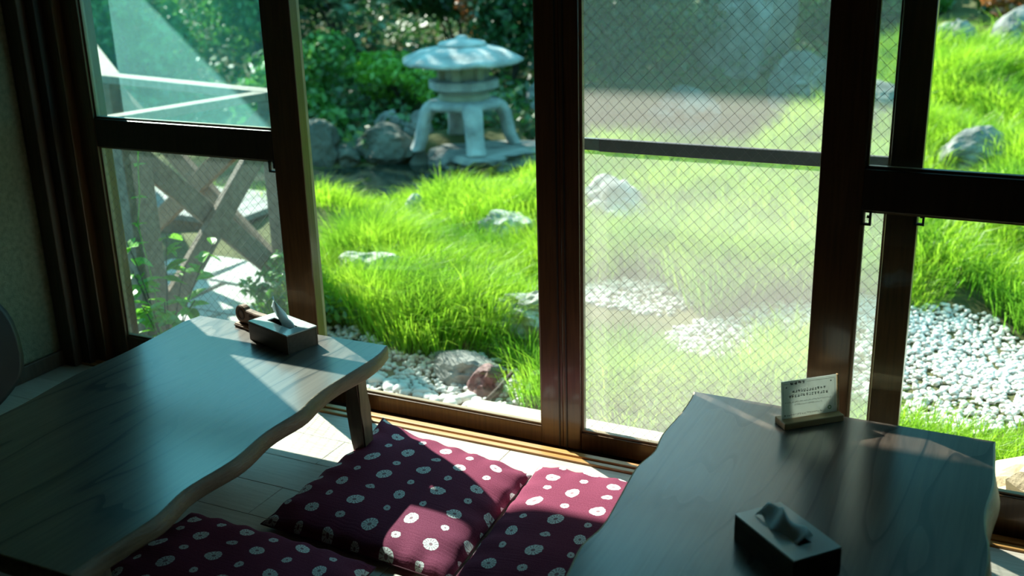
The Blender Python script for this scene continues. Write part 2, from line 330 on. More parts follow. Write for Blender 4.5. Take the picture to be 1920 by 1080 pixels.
tag(box('wall_window_top', ROOM_X0 - 0.15, 0.47, 0.0, 0.18, 1.90, 2.4, 'plaster'), 'plaster wall above the sliding doors', 'wall', kind='structure')
tag(box('ceiling', ROOM_X0 - 0.15, ROOM_X1 + 0.15, ROOM_Y0 - 0.15, 0.2, 2.4, 2.46, 'ceiling'), 'dark board ceiling of the room', 'ceiling', kind='structure')
tag(box('baseboard_left', ROOM_X0, ROOM_X0 + 0.015, ROOM_Y0, -0.02, 0.0, 0.055, 'post', bev=0.003), 'low brown wooden baseboard along the left wall', 'baseboard', kind='structure')
tag(box('wall_foundation', ROOM_X0 - 0.15, ROOM_X1, 0.06, 0.20, -0.5, -0.06, 'concrete'), 'concrete foundation under the sliding doors', 'wall', kind='structure')
# eave of the roof outside, shading the doors
ev = empty('roof_eave', (0, 0, 0)); tag(ev, 'wooden roof eave overhanging the sliding doors', 'roof', kind='structure')
EX0, EY1, EZ = -3.62, 1.10, 2.20
box('soffit', EX0, 3.2, 0.19, EY1, EZ, EZ + 0.03, 'ceiling', ev); box('fascia', EX0, 3.2, EY1 - 0.03, EY1, EZ, EZ + 0.14, 'post', ev)
box('roofing', EX0, 3.2, -4.4, EY1 - 0.03, EZ + 0.27, EZ + 0.33, 'post', ev)

# corner post and trims of the opening
jl = empty('trim_1'); tag(jl, 'dark stepped wooden door jamb in the left corner', 'trim', kind='structure')
box('jamb_post', ROOM_X0, -2.885, -0.03, 0.19, -0.06, 1.90, 'post', jl, 0.004)
box('jamb_step', -2.885, -2.845, 0.0, 0.19, -0.06, 1.90, 'frame_dark', jl, 0.003)
box('jamb_strip', -2.845, -2.80, 0.03, 0.19, -0.06, 1.90, 'frame', jl, 0.003)
jr = empty('trim_2'); tag(jr, 'dark wooden door jamb at the right end of the doors', 'trim', kind='structure')
box('jamb_post', 0.43, 0.47, -0.02, 0.19, -0.06, 1.90, 'post', jr, 0.004)
hd = empty('trim_3'); tag(hd, 'dark wooden head rail above the sliding doors', 'trim', kind='structure')
box('head_rail', -2.80, 0.43, -0.01, 0.19, 1.84, 1.90, 'frame_dark', hd, 0.004)
sl = empty('trim_4'); tag(sl, 'golden brown wooden door sill with raised track ridges', 'trim', kind='structure')
box('sill_board', -2.95, 0.47, -0.004, 0.19, -0.06, -0.022, 'frame_dark', sl)
for i, (ya, yb, zt_) in enumerate(((-0.004, 0.016, 0.006), (0.019, 0.032, 0.010), (0.035, 0.052, 0.004))):
    box('track_ridge', -2.95, 0.47, ya, yb, -0.022, zt_, 'sill', sl, 0.003)
box('outer_ridge', -2.95, 0.47, 0.155, 0.19, -0.022, -0.010, 'sill', sl, 0.003)
box('screen_track', -2.95, 0.47, 0.19, 0.295, -0.105, -0.066, 'frame_dark', sl, 0.003)

# ------------------------------------------------------------------ sliding door leaves
ZB, ZT = -0.020, 1.84
def wires(x0, x1, z0, z1, y, parent, step=0.031, wdt=0.0008):
    bm = bmesh.new()
    for sgn in (1, -1):
        span = (x1 - x0) + (z1 - z0); c = step / 2
        while c < span:
            # lines x + sgn*z = const clipped to the pane
            if sgn > 0: a = (x0 + c, z0); b = (x0 + c - (z1 - z0), z1)
            else: a = (x1 - c, z0); b = (x1 - c + (z1 - z0), z1)
            pa, pb = list(a), list(b)
            for p, q in ((pa, b), (pb, a)):
                if p[0] < x0: p[1] += (q[1] - p[1]) * (x0 - p[0]) / (q[0] - p[0]); p[0] = x0
                elif p[0] > x1: p[1] += (q[1] - p[1]) * (x1 - p[0]) / (q[0] - p[0]); p[0] = x1
            d = Vector((pb[0] - pa[0], 0, pb[1] - pa[1]))
            if d.length > 0.004:
                d.normalize(); n = Vector((d.z, 0, -d.x)) * wdt / 2; e = Vector((0, wdt / 2, 0))
                A = Vector((pa[0], y, pa[1])); B = Vector((pb[0], y, pb[1]))
                r1 = [bm.verts.new(A + v) for v in (n, e, -n, -e)]; r2 = [bm.verts.new(B + v) for v in (n, e, -n, -e)]
                for k in range(4): bm.faces.new((r1[k], r1[(k + 1) % 4], r2[(k + 1) % 4], r2[k]))
            c += step
    o = link('wire_mesh', bm_me(bm), 'wire', parent); tag(o, kind='stuff'); return o
def hook(parent, x, z, y, s=1):
    bm = bmesh.new()
    add_box(bm, x, x + s * 0.022 if s > 0 else x, y - 0.006, y + 0.002, z - 0.034, z - 0.029) if s > 0 else add_box(bm, x - 0.022, x, y - 0.006, y + 0.002, z - 0.034, z - 0.029)
    if s > 0:
        add_box(bm, x, x + 0.005, y - 0.006, y + 0.002, z - 0.034, z); add_box(bm, x + 0.017, x + 0.022, y - 0.006, y + 0.002, z - 0.030, z); add_box(bm, x + 0.012, x + 0.018, y - 0.006, y + 0.002, z - 0.016, z - 0.011)
    else:
        add_box(bm, x - 0.022, x - 0.017, y - 0.006, y + 0.002, z - 0.034, z); add_box(bm, x - 0.005, x, y - 0.006, y + 0.002, z - 0.022, z)
    o = link('latch_hook', bm_me(bm), 'black', parent); return o
def sash(name, label, x0, x1, y, ls, rs, mid, gu, gl, bot, dep=0.036):
    """one sliding leaf: stiles ls/rs wide, mid = (z0, z1) of the middle rail or None, bot = top of the bottom rail"""
    e = empty(name, ((x0 + x1) / 2, y, 0)); tag(e, label, 'sliding door', kind='structure')
    ox = (x0 + x1) / 2
    y0, y1_ = -dep / 2, dep / 2
    box('stile', x0 - ox, x0 + ls - ox, y0, y1_, ZB, ZT, 'frame', e, 0.003)
    box('stile', x1 - rs - ox, x1 - ox, y0, y1_, ZB, ZT, 'frame', e, 0.003)
    box('bottom_rail', x0 + ls - ox, x1 - rs - ox, y0 + 0.003, y1_ - 0.003, ZB, bot, 'frame', e, 0.003)
    box('top_rail', x0 + ls - ox, x1 - rs - ox, y0 + 0.003, y1_ - 0.003, 1.78, ZT, 'frame', e, 0.003)
    gx0, gx1 = x0 + ls - ox, x1 - rs - ox
    panes = []
    if mid:
        box('middle_rail', gx0, gx1, y0 + 0.001, y1_ - 0.001, mid[0], mid[1], 'frame_dark', e, 0.003)
        spans = [(mid[1], 1.78, gu), (bot, mid[0], gl)]
    else: spans = [(bot, 1.78, gu)]
    for z0, z1, gm in spans:
        p = box('glass_pane', gx0, gx1, -0.002, 0.002, z0, z1, gm, e); panes.append(p)
        for (a, b, c, d) in ((gx0, gx0 + 0.006, z0, z1), (gx1 - 0.006, gx1, z0, z1), (gx0 + 0.006, gx1 - 0.006, z0, z0 + 0.006), (gx0 + 0.006, gx1 - 0.006, z1 - 0.006, z1)):
            box('glazing_bead', a, b, -0.007, 0.007, c, d, 'bead', e)
    return e, panes, ox
MAT['bead'] = noisy('bronze_bead', (0.20, 0.15, 0.09), (0.30, 0.23, 0.14), 10, 0.3, spec=0.6)
L_, pL, ox = sash('window_1', 'left sliding door with a thick middle rail, railing seen through it', -2.80, -1.92, 0.080, 0.07, 0.105, (0.755, 0.845), 'glass_haze', 'glass_low', 0.10)
wires(-2.73 - ox, -2.025 - ox, 0.10, 0.755, 0.0, pL[1]); hook(L_, -2.025 - ox, 0.755, -0.012, -1)
MC = -1.127
M1, pM1, _ = sash('window_2', 'clear sliding door left of the centre mullion, lantern seen through it', -2.005, MC, 0.125, 0.06, 0.068, None, 'glass', None, 0.032)
M2, pM2, ox = sash('window_3', 'hazy wired-glass sliding door right of the centre mullion', MC, -0.236, 0.125, 0.054, 0.07, None, 'glass_wire', None, 0.034)
wires(MC + 0.054 - ox, -0.306 - ox, 0.034, 1.78, 0.0, pM2[0])
R_, pR, ox = sash('window_4', 'right sliding door with a thick middle rail, slope seen through it', -0.454, 0.430, 0.080, 0.10, 0.07, (0.755, 0.852), 'glass', 'glass', 0.10)
hook(R_, -0.354 - ox, 0.755, -0.012, 1); hook(R_, -0.243 - ox, 0.755, 0.028, 1)
# grooves on the meeting stiles
for xx in (MC - 0.012, MC + 0.010): box('groove_strip', xx - MC + (MC + 0.236) / 2 if False else xx - (MC - 0.236) / 2, xx + 0.004 - (MC - 0.236) / 2, -0.0205, -0.017, ZB, ZT, 'black', M2)
sc = empty('window_5', (-0.74, 0.265, 0)); tag(sc, 'insect screen with a thin black bar outside the hazy door', 'insect screen', kind='structure')
box('screen_stile', -0.485, -0.435, -0.010, 0.010, -0.066, ZT, 'bar', sc); box('screen_stile', 0.425, 0.475, -0.010, 0.010, -0.066, ZT, 'bar', sc)
box('screen_rail', -0.435, 0.425, -0.010, 0.010, 1.80, ZT, 'bar', sc); box('screen_rail', -0.435, 0.425, -0.010, 0.010, -0.066, -0.050, 'bar', sc)
box('screen_bar', -0.336, 0.425, -0.010, 0.010, 0.808, 0.842, 'bar', sc, 0.002)
box('bar_end_bracket', -0.435, -0.336, -0.009, 0.009, 0.810, 0.842, 'bracket', sc, 0.002)
box('screen_mesh', -0.435, 0.425, -0.0004, 0.0004, -0.050, 1.80, 'screen', sc)
# ------------------------------------------------------------------ low tables
def slab(outline, z0, z1, flare, mat_top, mat_edge, parent, c, name='tabletop'):
    pts = [Vector((p[0] - c[0], p[1] - c[1])) for p in outline]
    n = len(pts)
    cen = sum(pts, Vector((0, 0))) / n
    nor = []
    for i in range(n):
        d = (pts[(i + 1) % n] - pts[i - 1]); q = Vector((d.y, -d.x)).normalized()
        if q.dot(pts[i] - cen) < 0: q = -q
        nor.append(q)
    bm = bmesh.new(); rings = []
    fl_ = flare if callable(flare) else (lambda p, q: flare)
    for k, (off, z) in enumerate(((-0.004, z1), (0.0, z1 - 0.002), (0.5, (z0 + z1) / 2), (1.0, z0 + 0.004), (0.7, z0))):
        ring = []
        for p, q in zip(pts, nor):
            f = fl_(p + Vector(c[:2]), q); o_ = off if k < 2 else f * off
            ring.append(bm.verts.new((p.x + q.x * o_, p.y + q.y * o_, z)))
        rings.append(ring)
    top = bm.faces.new(rings[0]); bot = bm.faces.new(rings[-1][::-1])
    sides = []
    for a, b in zip(rings, rings[1:]):
        for i in range(n): sides.append(bm.faces.new((a[i], b[i], b[(i + 1) % n], a[(i + 1) % n])))
    bmesh.ops.recalc_face_normals(bm, faces=bm.faces[:])
    for f in sides: f.material_index = 1; f.smooth = True
    me = bm_me(bm); me.materials.append(MAT[mat_top]); me.materials.append(MAT[mat_edge])
    o = bpy.data.objects.new(name, me); COL.objects.link(o); o.parent = parent
    return o
def leg_me(top, bot, s0, s1, z1):
    bm = bmesh.new(); rings = []
    for t in np.linspace(0, 1, 6):
        c = Vector(bot).lerp(Vector(top), t); s = s0 + (s1 - s0) * t + 0.003 * math.sin(t * 5)
        rings.append([bm.verts.new((c.x + a * s, c.y + b * s, t * z1)) for a, b in ((-1, -1), (1, -1), (1, 1), (-1, 1))])
    for a, b in zip(rings, rings[1:]):
        for k in range(4): bm.faces.new((a[k], a[(k + 1) % 4], b[(k + 1) % 4], b[k]))
    bm.faces.new(rings[0][::-1]); bm.faces.new(rings[-1])
    bmesh.ops.bevel(bm, geom=[e for e in bm.edges if abs(e.verts[0].co.z - e.verts[1].co.z) > 0.01], offset=0.004, segments=2, affect='EDGES')
    return bm_me(bm)
ZTAB = 0.295
LT = empty('low_table', (-1.88, -0.68, 0)); tag(LT, 'low wooden table with a wavy live edge beside the left wall', 'table', 'low live-edge tables')
lo = []
lo += [(-2.238, -0.088), (-1.90, -0.086), (-1.574, -0.082)]
rightL = [(-1.558, -0.150), (-1.556, -0.25), (-1.560, -0.36), (-1.556, -0.45), (-1.538, -0.54), (-1.540, -0.66), (-1.522, -0.78), (-1.521, -0.84), (-1.526, -0.95), (-1.505, -1.05), (-1.504, -1.13), (-1.505, -1.22), (-1.50, -1.283)]
leftL = [(-2.21, -1.288), (-2.225, -1.15), (-2.20, -1.0), (-2.212, -0.84), (-2.216, -0.76), (-2.238, -0.58), (-2.233, -0.42), (-2.241, -0.29), (-2.254, -0.15)]
def edge_curve(p, n=4):
    out = []
    for i in range(len(p) - 1):
        p0 = Vector(p[max(i - 1, 0)]); p1 = Vector(p[i]); p2 = Vector(p[i + 1]); p3 = Vector(p[min(i + 2, len(p) - 1)])
        for k in range(n):
            t = k / n; out.append(0.5 * ((2 * p1) + (-p0 + p2) * t + (2 * p0 - 5 * p1 + 4 * p2 - p3) * t * t + (-p0 + 3 * p1 - 3 * p2 + p3) * t ** 3))
    out.append(Vector(p[-1])); return out
outL = [Vector((-2.238, -0.088)), Vector((-1.9, -0.0855))] + edge_curve([(-1.574, -0.082)] + rightL) + edge_curve(leftL)
def flL(p, q): return (0.007 + 0.005 * math.sin(p.y * 23)) * min(1, max(0, (-0.10 - p.y) * 8)) if abs(q.x) > 0.7 else 0.0
slab(outL, ZTAB - 0.040, ZTAB, flL, 'table', 'edge', LT, (-1.88, -0.68))
for (tx, ty, bx_, by_) in ((-1.600, -0.215, -1.598, -0.200), (-2.15, -0.245, -2.165, -0.22), (-1.625, -1.12, -1.612, -1.15), (-2.15, -1.12, -2.165, -1.15)):
    link('leg', leg_me((tx + 1.88, ty + 0.68, 0), (bx_ + 1.88, by_ + 0.68, 0), 0.019, 0.026, ZTAB - 0.0395), 'leg', LT)
RT = empty('low_table', (-0.35, -0.66, 0)); tag(RT, 'low dark wooden table with a pale live edge holding the sign card', 'table', 'low live-edge tables')
leftR = [(-0.66, -1.24), (-0.668, -1.1), (-0.665, -1.0), (-0.675, -0.909), (-0.687, -0.813), (-0.677, -0.738), (-0.684, -0.639), (-0.693, -0.545), (-0.697, -0.475), (-0.687, -0.399), (-0.697, -0.312), (-0.693, -0.20), (-0.695, -0.109), (-0.701, -0.057)]
rightR = [(-0.016, -0.063), (-0.012, -0.16), (-0.007, -0.273), (-0.014, -0.381), (-0.010, -0.457), (0.0, -0.526), (0.002, -0.623), (-0.006, -0.75), (0.008, -0.9), (0.0, -1.05), (0.012, -1.24)]
outR = edge_curve(leftR) + edge_curve(rightR)
def flR(p, q): return (0.012 + 0.006 * math.sin(p.y * 17 + 1)) * min(1, 0.4 + max(0, (-0.09 - p.y) * 5)) if q.x > 0.7 else (0.006 if q.x < -0.7 else 0.0)
slab(outR, ZTAB - 0.040, ZTAB, flR, 'table2', 'edge2', RT, (-0.35, -0.66))
for (tx, ty) in ((-0.62, -0.21), (-0.09, -0.21), (-0.60, -1.08), (-0.09, -1.08)):
    link('leg', leg_me((tx + 0.35, ty + 0.66, 0), (tx + 0.35, ty + 0.66, 0), 0.019, 0.026, ZTAB - 0.0395), 'leg', RT)

# ------------------------------------------------------------------ things on the tables
def tissue_box(label, loc, rz, lx, ly, h, seed, stand):
    e = empty('tissue_box', loc, rz); tag(e, label, 'tissue box', 'wooden tissue boxes')
    w_ = 0.006
    box('side_panel', -lx / 2, lx / 2, -ly / 2, -ly / 2 + w_, 0, h - 0.003, 'boxwood', e, 0.001)
    box('side_panel', -lx / 2, lx / 2, ly / 2 - w_, ly / 2, 0, h - 0.003, 'boxwood', e, 0.001)
    box('end_panel', -lx / 2, -lx / 2 + w_, -ly / 2 + w_, ly / 2 - w_, 0, h - 0.003, 'boxwood', e, 0.001)
    box('end_panel', lx / 2 - w_, lx / 2, -ly / 2 + w_, ly / 2 - w_, 0, h - 0.003, 'boxwood', e, 0.001)
    box('bottom', -lx / 2 + w_, lx / 2 - w_, -ly / 2 + w_, ly / 2 - w_, 0.001, 0.006, 'boxin', e)
    # lid with a long slot
    bm = bmesh.new(); sx, sy = lx * 0.30, ly * 0.13; z = h + 0.001
    X = lx / 2 - 0.0005; Y = ly / 2 - 0.0005
    for a, b, c, d in ((-X, X, sy, Y), (-X, X, -Y, -sy), (-X, -sx, -sy, sy), (sx, X, -sy, sy)): add_box(bm, a, b, c, d, z - 0.0035, z)
    link('lid', bm_me(bm), 'boxlid', e)
    # tissue: a crumpled sheet pulled up out of the slot
    rs = random.Random(seed); bm = bmesh.new(); nu, nv = 16, 12; grid = []
    for i in range(nu + 1):
        u = i / nu; r_ = []
        for j in range(nv + 1):
            v = j / nv
            if stand:   # a folded upright peak leaning along the slot
                x = (u - 0.5) * sx * 1.5 * (1 - 0.30 * v) - v * 0.058 + 0.016
                z_ = h - 0.006 + v * 0.074 * (1 - 0.50 * (2 * u - 1) ** 2)
                y_ = 0.013 * math.sin(u * 6.0 + 1) * (1 - 0.3 * v) + 0.010 * v
            else:       # a flopped sheet lying over the lid
                x = (u - 0.5) * sx * 2.1 + 0.008 * math.sin(v * 5) - 0.012
                y_ = -0.022 + v * 0.050 + 0.006 * math.sin(u * 9)
                z_ = h + 0.002 + 0.027 * math.sin(v * math.pi) * (0.55 + 0.45 * math.sin(u * 3.1 + 0.4)) + 0.004 * math.sin(u * 12 + v * 4)
            nz_ = 0.004 * mnoise.noise(Vector((u * 4 + seed, v * 4, 1.7)))
            r_.append(bm.verts.new((x, y_ + nz_, z_ + nz_)))
        grid.append(r_)
    for i in range(nu):
        for j in range(nv): bm.faces.new((grid[i][j], grid[i + 1][j], grid[i + 1][j + 1], grid[i][j + 1]))
    t_ = link('tissue', bm_me(bm), 'tissue', e, True)
    sm = t_.modifiers.new('thick', 'SOLIDIFY'); sm.thickness = 0.0012
    tag(t_, 'white paper tissue')
    return e
tissue_box('dark wooden tissue box on the left table, tissue standing up', (-1.863, -0.172, ZTAB), R(-17.4), 0.186, 0.102, 0.055, 3, True)
tissue_box('dark wooden tissue box at the bottom right, tissue flopped over', (-0.333, -0.700, ZTAB), R(-40.5), 0.176, 0.103, 0.053, 8, False)

# carved wooden ornament with a round head, beside the tissue box
orn = empty('wooden_ornament', (-2.005, -0.118, ZTAB), R(-14)); tag(orn, 'brown carved wooden ornament with a round head behind the tissue box', 'ornament')
bm = bmesh.new()
prof = []
for k in range(17):
    a = R(38) + k / 16 * R(290); prof.append((-0.052 + 0.0275 * math.cos(a), 0.037 + 0.0275 * math.sin(a)))
prof = [p for p in prof]
prof += [(-0.040, 0.012), (0.06, 0.012), (0.085, 0.020), (0.088, 0.045), (0.05, 0.052), (0.01, 0.051), (-0.012, 0.053)]
f0 = [bm.verts.new((x, -0.011, z)) for x, z in prof]; f1 = [bm.verts.new((x, 0.011, z)) for x, z in prof]
bm.faces.new(f0); bm.faces.new(f1[::-1])
for i in range(len(prof)): bm.faces.new((f0[i], f1[i], f1[(i + 1) % len(prof)], f0[(i + 1) % len(prof)]))
bmesh.ops.recalc_face_normals(bm, faces=bm.faces[:])
bmesh.ops.bevel(bm, geom=[e_ for e_ in bm.edges if abs(e_.verts[0].co.y - e_.verts[1].co.y) < 1e-5], offset=0.002, segments=2, affect='EDGES')
link('body', bm_me(bm), 'carved', orn)
def ring_me(cx, cz, r0, r1, y0, y1_, seg=28):
    bm = bmesh.new(); rr = []
    for (r_, y_) in ((r0, y1_), (r0, y0), (r1, y0), (r1, y1_)):
        rr.append([bm.verts.new((cx + r_ * math.cos(2 * math.pi * k / seg), y_, cz + r_ * math.sin(2 * math.pi * k / seg))) for k in range(seg)])
    for a, b in zip(rr, rr[1:] + rr[:1]):
        for k in range(seg): bm.faces.new((a[k], a[(k + 1) % seg], b[(k + 1) % seg], b[k]))
    bmesh.ops.recalc_face_normals(bm, faces=bm.faces[:]); return bm_me(bm)
link('carved_ring', ring_me(-0.052, 0.037, 0.012, 0.017, -0.0125, -0.010), 'carved_dark', orn)
link('carved_mark', box_me(-0.012, 0.012, -0.0125, -0.010, 0.026, 0.042, 0.001), 'carved_dark', orn)
bm = bmesh.new()
add_box(bm, -0.072, 0.088, -0.026, 0.026, 0.0, 0.011)
bmesh.ops.bevel(bm, geom=bm.edges[:], offset=0.003, segments=2, affect='EDGES')
link('base', bm_me(bm), 'carved', orn)

# sign card in a wooden stand on the right table
sg = empty('sign_stand', (-0.408, -0.122, ZTAB), R(42)); tag(sg, 'white printed card in a pale wooden stand on the right table', 'sign')
box('base', -0.076, 0.076, -0.024, 0.022, 0.0, 0.016, 'oak', sg, 0.002)
til = R(8)
def tilt(me):
    me.transform(Matrix.Translation((0, 0.0, 0.014)) @ Matrix.Rotation(-til, 4, 'X')); return me
link('side_strip', tilt(box_me(0.0725, 0.076, -0.002, 0.006, -0.004, 0.0905, 0.001)), 'oak', sg)
link('back_cover', tilt(box_me(-0.071, 0.072, 0.0022, 0.0040, 0.0, 0.0915)), 'acrylic', sg)
cd = link('card', tilt(box_me(-0.070, 0.071, -0.0005, 0.0015, 0.0, 0.090)), 'card', sg)
link('acrylic_cover', tilt(box_me(-0.071, 0.072, -0.0030, -0.0012, 0.0, 0.0915)), 'acrylic', sg)
def strokes(rows, mat, nm, seed):
    """print on the card: each character cell gets a few short pen strokes"""
    rs = random.Random(seed); bm = bmesh.new()
    for (x0, x1, z, hgt, pitch, dens) in rows:
        x = x0
        while x < x1 - pitch * 0.4:
            for k in range(dens):
                if rs.random() < 0.5:
                    a = rs.uniform(0.0, 0.3); xx0 = x + pitch * a; xx1 = x + pitch * rs.uniform(0.6, 0.88); zz = z + hgt * rs.uniform(0.05, 0.95); th = hgt * 0.07
                    q = [(xx0, zz - th), (xx1, zz - th), (xx1, zz + th), (xx0, zz + th)]
                else:
                    xx = x + pitch * rs.uniform(0.15, 0.8); z0 = z + hgt * rs.uniform(0, 0.4); z1 = z + hgt * rs.uniform(0.6, 1.0); th = pitch * 0.06; sl_ = pitch * rs.uniform(-0.2, 0.2)
                    q = [(xx - th, z0), (xx + th, z0), (xx + th + sl_, z1), (xx - th + sl_, z1)]
                bm.faces.new([bm.verts.new((a_, -0.0008, b_)) for a_, b_ in q])
            x += pitch
    return tag(link(nm, tilt(bm_me(bm)), mat, cd), kind='stuff')
strokes([(-0.048, -0.012, 0.0795, 0.0075, 0.0095, 7), (-0.058, 0.034, 0.0075, 0.0042, 0.0042, 4)], 'ink', 'print_lines', 1)
strokes([(-0.044, 0.042, 0.0605, 0.0075, 0.0072, 6), (-0.052, 0.046, 0.0495, 0.0075, 0.0072, 6)], 'ink_grey', 'print_lines', 2)
strokes([(-0.062, 0.058, 0.0375, 0.0036, 0.0034, 4), (-0.038, 0.032, 0.0305, 0.0036, 0.0034, 4)], 'ink_grey', 'print_lines', 3)
bm = bmesh.new()
for a, b, c, d in ((-0.066, -0.0655, 0.006, 0.080), (0.066, 0.0666, 0.016, 0.082), (-0.005, 0.066, 0.0835, 0.0841), (-0.066, -0.052, 0.0835, 0.0841)):
    bm.faces.new([bm.verts.new(p) for p in ((a, -0.0008, c), (b, -0.0008, c), (b, -0.0008, d), (a, -0.0008, d))])
for cx, cz in ((-0.058, 0.0755), (0.056, 0.0775), (-0.0625, 0.0095)):
    s = 0.0022; bm.faces.new([bm.verts.new(p) for p in ((cx - s, -0.0008, cz), (cx, -0.0008, cz - s), (cx + s, -0.0008, cz), (cx, -0.0008, cz + s))])
tag(link('print_border', tilt(bm_me(bm)), 'ink', cd), kind='stuff')
link('print_emblem', tilt(ring_me(0.052, 0.0145, 0.0028, 0.0048, -0.0010, -0.0004, 20)), 'ink_green', cd)

# ------------------------------------------------------------------ cushions
def cushion(label, corners, T, seed, tip=(0, 0, 0, 0), uvo=(0, 0)):
    """flat floor cushion; corners: far-left, far-right, near-right, near-left"""
    c = [Vector((p[0], p[1], 0)) for p in corners]; cen = sum(c, Vector()) / 4
    e = empty('floor_cushion', cen); tag(e, label, 'cushion', 'plum dotted floor cushions')
    n = 44; bm = bmesh.new(); uvl = bm.loops.layers.uv.new('UVMap'); top = []; bot = []
    W = (c[1] - c[0]).length; H = (c[2] - c[1]).length
    uvs = {}
    for i in range(n + 1):
        rt, rb = [], []
        for j in range(n + 1):
            u, v = i / n, j / n
            a, b = 2 * u - 1, 2 * v - 1
            # edges bow in a little between pointed corners
            pu = u + 0.006 * math.copysign(1, -a) * (1 - b * b) * abs(a) ** 6; pv = v + 0.006 * math.copysign(1, -b) * (1 - a * a) * abs(b) ** 6
            p = (c[0] * (1 - pu) + c[1] * pu) * (1 - pv) + (c[3] * (1 - pu) + c[2] * pu) * pv - cen
            pr = max((1 - abs(a) ** 3.2) * (1 - abs(b) ** 3.2), 0) ** 0.42
            edge = max(abs(a), abs(b))
            wr = 0.0045 * mnoise.noise(Vector((p.x * 9 + seed, p.y * 9, seed * 2.1))) * pr
            # gathers running in from the seams
            g = 0.006 * (edge ** 5) * (1 - edge ** 24) * (math.sin(p.x * 75 + seed + 3 * mnoise.noise(Vector((p.x * 7, p.y * 7, seed)))) if abs(b) > abs(a) else math.sin(p.y * 70 + seed))
            lift = sum(t * max(0, 1 - ((u - uu) ** 2 + (v - vv) ** 2) ** 0.5 / 0.32) ** 2 for t, uu, vv in zip(tip, (0, 1, 1, 0), (0, 0, 1, 1)))
            zm = 0.016 + lift
            zt_ = zm + (T - 0.018) * pr + wr + g * (1 if pr > 0 else 0)
            zb_ = max(zm - 0.0145 * min(1, pr * 1.5) if edge < 1 else zm - 0.004, 0.001) if lift < 0.004 else max(zm - 0.0145 * min(1, pr * 1.5) - lift * pr * 0.4, 0.001)
            vt = bm.verts.new((p.x, p.y, zt_)); vb = bm.verts.new((p.x, p.y, min(zb_, zt_ - 0.003)))
            uvs[vt] = uvs[vb] = (u * W + uvo[0], v * H + uvo[1]); rt.append(vt); rb.append(vb)
        top.append(rt); bot.append(rb)
    for i in range(n):
        for j in range(n):
            bm.faces.new((top[i][j], top[i][j + 1], top[i + 1][j + 1], top[i + 1][j])); bm.faces.new((bot[i][j], bot[i + 1][j], bot[i + 1][j + 1], bot[i][j + 1]))
    for k in range(n):
        bm.faces.new((top[k][0], top[k + 1][0], bot[k + 1][0], bot[k][0])); bm.faces.new((top[k + 1][n], top[k][n], bot[k][n], bot[k + 1][n]))
        bm.faces.new((top[0][k + 1], top[0][k], bot[0][k], bot[0][k + 1])); bm.faces.new((top[n][k], top[n][k + 1], bot[n][k + 1], bot[n][k]))
    bmesh.ops.recalc_face_normals(bm, faces=bm.faces[:])
    for f in bm.faces:
        for lp in f.loops: lp[uvl].uv = uvs[lp.vert]
    ring = [(i, 0) for i in range(n)] + [(n, j) for j in range(n)] + [(i, n) for i in range(n, 0, -1)] + [(0, j) for j in range(n, 0, -1)]
    path = [(top[i][j].co + bot[i][j].co) / 2 for i, j in ring]; path.append(path[0])
    link('cover', bm_me(bm), 'fabric', e, True)
    link('seam_piping', tube_me(path, 0.0022, 5), 'seam', e, True)
    return e
cushion('plum dotted cushion by the sill between the two tables', [(-1.625, -0.055), (-1.112, -0.140), (-1.074, -0.660), (-1.620, -0.625)], 0.062, 1.3, (0.035, 0, 0, 0), (0.02, 0.03))
cushion('plum dotted cushion tucked under the right table', [(-1.112, -0.086), (-0.570, -0.10), (-0.555, -0.650), (-1.064, -0.690)], 0.064, 4.7, (0, 0, 0, 0), (0.05, 0.01))
cushion('dim plum dotted cushion at the bottom edge of the photo', [(-1.815, -0.655), (-1.255, -0.672), (-1.24, -1.21), (-1.80, -1.20)], 0.060, 8.1, (0, 0, 0, 0), (0.07, 0.05))

# black legless floor chair at the left edge
zc = empty('floor_chair', (-2.60, -0.665, 0)); tag(zc, 'black legless floor chair with a rounded back at the left edge', 'chair')
bm = bmesh.new(); n = 36; rings = []
for q in (0.02, 0.3, 0.55, 0.78, 0.94, 1.0):
    ra, rb = [], []
    for k in range(n):
        a = 2 * math.pi * k / n; sy = math.copysign(abs(math.cos(a)) ** 0.8, math.cos(a)) * 0.245 * q; sz = 0.285 + math.copysign(abs(math.sin(a)) ** 0.8, math.sin(a)) * 0.20 * q
        if sz < 0.17: sy *= 0.80 + 0.2 * (sz - 0.085) / 0.085
        xx = -0.03 - 0.20 * (sz - 0.05) ** 1.2 + 0.5 * sy * sy
        ra.append(bm.verts.new((xx, sy, sz))); rb.append(bm.verts.new((xx - 0.014, sy, sz)))
    rings.append((ra, rb))
for (a0, b0), (a1, b1) in zip(rings, rings[1:]):
    for k in range(n):
        j = (k + 1) % n; bm.faces.new((a0[k], a0[j], a1[j], a1[k])); bm.faces.new((b0[k], b1[k], b1[j], b0[j]))
bm.faces.new(rings[0][0]); bm.faces.new(rings[0][1][::-1])
ea, eb = rings[-1]
for k in range(n): bm.faces.new((ea[k], eb[k], eb[(k + 1) % n], ea[(k + 1) % n]))
bmesh.ops.recalc_face_normals(bm, faces=bm.faces[:]); link('backrest', bm_me(bm), 'chair', zc, True)
link('seat', box_me(-0.05, 0.34, -0.20, 0.20, 0.0, 0.022, 0.006), 'chair', zc)
link('spine', beam_me((-0.035, 0, 0.01), (-0.085, 0, 0.20), 0.20, 0.014, 0.003, (1, 0, 0)), 'chair', zc)

